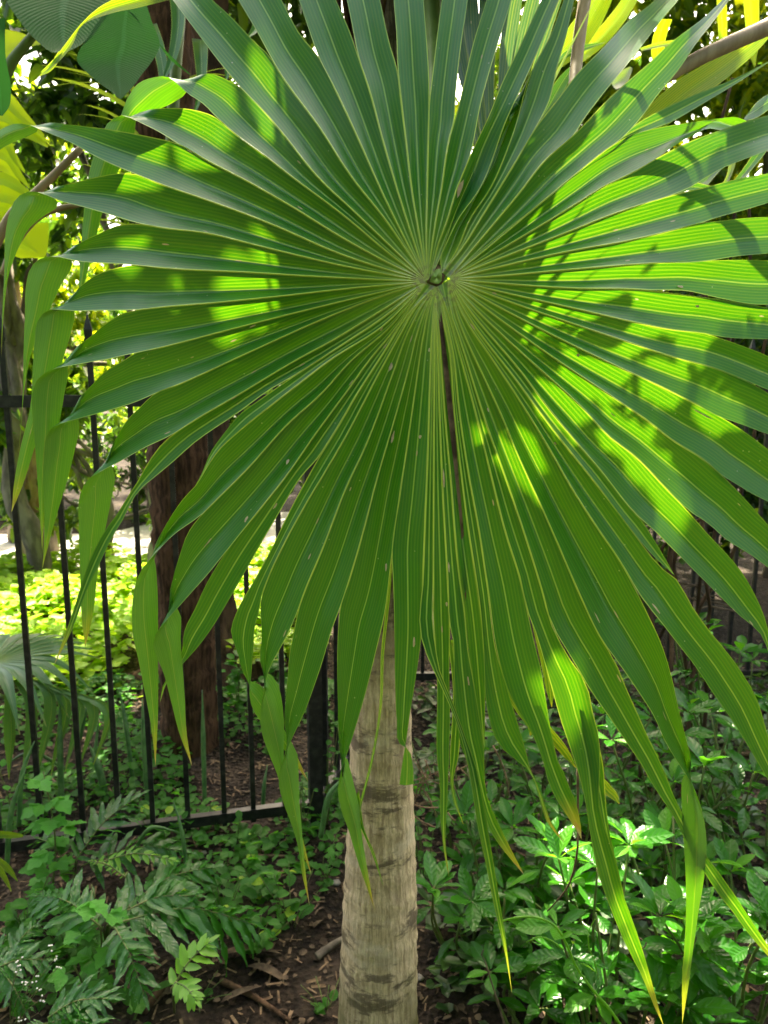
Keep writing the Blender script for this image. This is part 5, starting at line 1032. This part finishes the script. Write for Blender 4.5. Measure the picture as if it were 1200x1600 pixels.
# ---------------------------------------------------------------- unseen trees added overhead, crowns shaped so their gaps place the sun patches
LIT = [[(800, 380), (905, 258), (1000, 232), (1145, 258), (1085, 300), (1060, 345), (1000, 410), (945, 455), (890, 480), (840, 500), (815, 500), (800, 440)], [(1112, 340), (1340, 330), (1340, 525), (1030, 520), (1000, 540), (985, 560), (940, 570), (940, 520), (1010, 465), (1050, 425), (1080, 400)],
  # pixel areas of the big leaf that the sun reaches
 [(812, 405), (840, 345), (905, 262), (960, 235), (1010, 238), (1120, 262), (1140, 262), (1090, 290), (1062, 330), (1040, 365), (1005, 395), (970, 425), (945, 447), (905, 458), (890, 470), (850, 478), (825, 500), (812, 480), (808, 440)],
 [(1030, 452), (1050, 430), (1075, 415), (1090, 410), (1085, 440), (1060, 452), (1030, 480), (1000, 520), (985, 545), (940, 560), (945, 520), (990, 490)],
 [(1130, 400), (1120, 345), (1200, 340), (1300, 330), (1330, 480), (1250, 520), (1120, 525), (1040, 515), (1060, 480), (1085, 455), (1110, 430)],
 [(1070, 540), (1100, 520), (1125, 530), (1115, 560), (1080, 570)], [(905, 555), (930, 545), (985, 580), (960, 620), (930, 610), (905, 590)], [(1000, 620), (1030, 605), (1075, 630), (1050, 660), (1015, 650)],
 [(835, 620), (870, 595), (920, 640), (905, 665), (880, 655), (850, 640)], [(935, 690), (955, 680), (1010, 720), (985, 740), (960, 725)], [(975, 775), (1015, 748), (1060, 790), (1035, 800)], [(1020, 815), (1045, 810), (1105, 840), (1075, 848)],
 [(1085, 680), (1115, 665), (1150, 690), (1180, 720), (1120, 720)], [(775, 700), (815, 690), (850, 760), (835, 790), (800, 740)], [(740, 670), (760, 665), (768, 700), (745, 705)],
 [(1005, 150), (1060, 85), (1095, 50), (1100, 60), (1075, 110), (1020, 165), (960, 225), (940, 245), (915, 245)], [(965, 50), (1032, -5), (1060, -5), (1030, 25), (985, 60)], [(905, 125), (950, 95), (935, 115), (912, 135)], [(812, 170), (826, 172), (824, 210), (808, 208)],
 [(195, 235), (235, 205), (250, 240), (228, 300), (220, 420), (178, 420), (172, 300)], [(275, 225), (320, 225), (330, 260), (318, 330), (285, 330), (280, 280)], [(388, 110), (420, 125), (432, 170), (420, 205), (390, 170)], [(305, 145), (345, 160), (350, 195), (315, 180)], [(400, 250), (430, 240), (425, 275), (405, 275)],
 [(350, 430), (385, 435), (385, 475), (352, 480)], [(335, 480), (372, 500), (360, 560), (340, 550)], [(400, 440), (430, 445), (435, 490), (405, 485)], [(195, 125), (285, 122), (275, 155), (200, 175)], [(180, 430), (195, 430), (190, 470), (178, 470)], [(405, 380), (425, 385), (420, 405), (402, 400)], [(265, 475), (290, 480), (285, 520), (262, 515)],
 [(845, 1180), (880, 1190), (915, 1310), (890, 1310)],
]
rs = np.random.default_rng(77)
GX, GY = 380, 480; lit = np.zeros((GY, GX), bool)          # 4-pixel raster of those areas (from -100, -200)
for pg in LIT:
    for j in range(max(0, int((min(p[1] for p in pg) + 200) // 4)), min(GY, int((max(p[1] for p in pg) + 204) // 4))):
        for i in range(max(0, int((min(p[0] for p in pg) + 100) // 4)), min(GX, int((max(p[0] for p in pg) + 104) // 4))):
            if inpoly(i * 4 - 98, j * 4 - 198, pg): lit[j, i] = True
def shade_leaves(n, xr, yr, Lr, spread, lean=None, far=.03):
    px, py = rs.uniform(*xr, n), rs.uniform(*yr, n)
    q = CAM + .965 * (FWD + RT * ((px - 600) / FPX)[:, None] - UP * ((py - 800) / FPX)[:, None])
    el = math.tan(R(25.0)); tm = np.maximum(.3, (el * q[:, 1] + 1.5 - q[:, 2]) / (SUN[2] - el * SUN[1]))   # far enough along the sunbeam to stand above the view
    c = q + SUN * (tm + far + rs.uniform(0, spread, n))[:, None]
    L = rs.uniform(*Lr, n); W = L * rs.uniform(.28, .42, n)
    e1 = np.cross(SUN, (1, 0, 0)); e1 /= np.linalg.norm(e1); e2 = np.cross(SUN, e1)
    a_ = rs.uniform(0, 6.283, n) if lean is None else rs.normal(lean, .3, n)
    nv = SUN + rs.normal(size=(n, 3)) * .25; nv /= np.linalg.norm(nv, axis=1)[:, None]
    d = e1 * np.cos(a_)[:, None] + e2 * np.sin(a_)[:, None]; d -= nv * (d * nv).sum(1)[:, None]; d /= np.linalg.norm(d, axis=1)[:, None]; x = np.cross(d, nv)
    bad = np.zeros(n, bool)
    for by in np.linspace(-.52, .52, 11):
        for bx in (-.5, -.25, 0, .25, .5):
            p = c + d * (by * L)[:, None] + x * (bx * W)[:, None] - CAM
            p = p - SUN * ((p @ FWD - .965) / (SUN @ FWD))[:, None]; zc = p @ FWD
            i = np.clip(((600 + FPX * p[:, 0] / zc + 100) // 4).astype(int), 0, GX - 1); j = np.clip(((800 - FPX * (p @ UP) / zc + 200) // 4).astype(int), 0, GY - 1)
            bad |= lit[j, i]
    k = ~bad; return c[k], d[k], x[k], L[k], W[k], nv[k]
LB = ((-.42, .22), (0, 0), (.42, .22), (.42, .68), (0, 1), (-.42, .68))
def leaf_quads(sets):
    c, d, x, L, W, z = [np.concatenate(q) for q in zip(*sets)]
    V = np.stack([c + x * (bx * W)[:, None] + d * ((by - .5) * L)[:, None] + z * (abs(bx) * W * .2)[:, None] for bx, by in LB], 1).reshape(-1, 3)
    idx = np.arange(len(c))[:, None] * 6; F = np.stack([idx + np.array((0, 1, 4, 5)), idx + np.array((1, 2, 3, 4))], 1).reshape(-1, 4)
    return V, F, np.tile(np.array([(bx + .5, by) for bx, by in LB]), (len(c), 1)), rs.random(len(c)), c
V, F, U, T, cent = leaf_quads([shade_leaves(8000, (-100, 660), (-160, 760), (.05, .10), 1.2, None, .9), shade_leaves(6000, (640, 1340), (-160, 900), (.07, .14), .25, R(128)), shade_leaves(2500, (-100, 1340), (-160, 1700), (.10, .18), .9, None, .3), shade_leaves(6000, (620, 1340), (-160, 860), (.02, .045), .3)])
def quads_mesh(name, V, F, U, T, mat):
    me = bpy.data.meshes.new(name); Vn = np.array(V); Fn = np.array(F)
    me.vertices.add(len(Vn)); me.vertices.foreach_set('co', Vn.ravel()); me.loops.add(Fn.size); me.loops.foreach_set('vertex_index', Fn.ravel().astype(np.int32)); me.polygons.add(len(Fn)); me.polygons.foreach_set('loop_start', np.arange(0, Fn.size, 4, dtype=np.int32))
    l = me.uv_layers.new(name='UVMap'); l.data.foreach_set('uv', np.array(U)[Fn.ravel()].astype(np.float32).ravel())
    at_ = me.attributes.new('tone', 'FLOAT', 'FACE'); at_.data.foreach_set('value', np.repeat(np.array(T), 2).astype(np.float32))
    me.materials.append(mat); me.update(); return me
stree = thing('shade_caster', 'unseen leafy tree added overhead to dapple the big palm leaf with sun and shade', 'tree', (-2.6, 1.9, 0))
l0 = np.array(stree.location)
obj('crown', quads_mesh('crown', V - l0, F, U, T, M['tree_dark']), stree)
mb = MB(); limb(mb, (0, 0, -.1), (.2, 0, 2.7), .11, .08, 801)
for k in range(7):
    e_ = np.array(cent[k * (len(cent) // 8)]) - l0; limb(mb, (.2, 0, 2.6 + .02 * k), e_ + (0, 0, .25), .03, .008, 802 + k, wob=.03)
obj('trunk', mesh('trunk', mb.v, mb.f, M['grey_bark']), stree)
# second, higher unseen tree added to shade the bed, gaps left for sun patches
LITG = [[(-200, 830), (420, 860), (420, 1010), (330, 1040), (250, 1110), (180, 1200), (-200, 1180)], [(240, 1195), (330, 1190), (330, 1235), (245, 1240)], [(820, 1440), (1000, 1430), (1080, 1520), (1240, 1560), (1260, 1720), (860, 1720), (800, 1520)], [(1060, 1150), (1140, 1150), (1170, 1230), (1100, 1230)], [(860, 1240), (905, 1250), (920, 1330), (880, 1330)], [(1130, 1330), (1200, 1330), (1220, 1430), (1150, 1420)],
        [(395, 1310), (470, 1310), (480, 1440), (420, 1460)], [(270, 1470), (330, 1465), (330, 1560), (270, 1560)], [(130, 1380), (190, 1385), (190, 1500), (130, 1500)], [(60, 1240), (120, 1240), (120, 1380), (60, 1380)], [(545, 1290), (640, 1280), (640, 1400), (550, 1420)]]
for k in range(26):                                       # small sun flecks over the shrubs and ferns
    x, y, q_ = (rs.uniform(640, 1230), rs.uniform(1120, 1640), rs.uniform(16, 44)) if k < 18 else (rs.uniform(0, 520), rs.uniform(1230, 1600), rs.uniform(14, 32))
    LITG.append([(x + q_ * math.cos(a) * rs.uniform(.6, 1.3), y + .8 * q_ * math.sin(a) * rs.uniform(.6, 1.3)) for a in np.linspace(0, 6.28, 9)[:-1]])
n = 13000; g_ = np.stack([rs.uniform(-2.4, 3.6, n), rs.uniform(1.0, 4.4, n), np.full(n, .12)], 1)
kp = np.array([not any(inpoly(*to_px(q)[:2], pg) for pg in LITG) for q in g_]); g_ = g_[kp]; n = len(g_)
c = g_ + SUN * ((1.75 + .45 * g_[:, 1]) / (SUN[2] - .45 * SUN[1]) + rs.uniform(0, 1.2, n))[:, None]
nv = SUN + rs.normal(size=(n, 3)) * .3; nv /= np.linalg.norm(nv, axis=1)[:, None]; d = rs.normal(size=(n, 3)); d -= nv * (d * nv).sum(1)[:, None]; d /= np.linalg.norm(d, axis=1)[:, None]
L = rs.uniform(.16, .28, n); V, F, U, T, cent = leaf_quads([(c, d, np.cross(d, nv), L, L * .5, nv)])
st2 = thing('shade_caster', 'taller unseen tree added on the right so its wide crown shades the bed', 'tree', (4.2, 4.2, 0)); l0 = np.array(st2.location)
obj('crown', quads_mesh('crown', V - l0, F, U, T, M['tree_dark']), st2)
mb = MB(); limb(mb, (0, 0, -.1), (-.2, 0, 4.2), .16, .11, 851)
for k in range(9):
    e_ = np.array(cent[k * (len(cent) // 10)]) - l0; limb(mb, (-.2, 0, 4.1), e_ + (0, 0, .2), .05, .012, 852 + k, wob=.03)
obj('trunk', mesh('trunk', mb.v, mb.f, M['grey_bark']), st2)
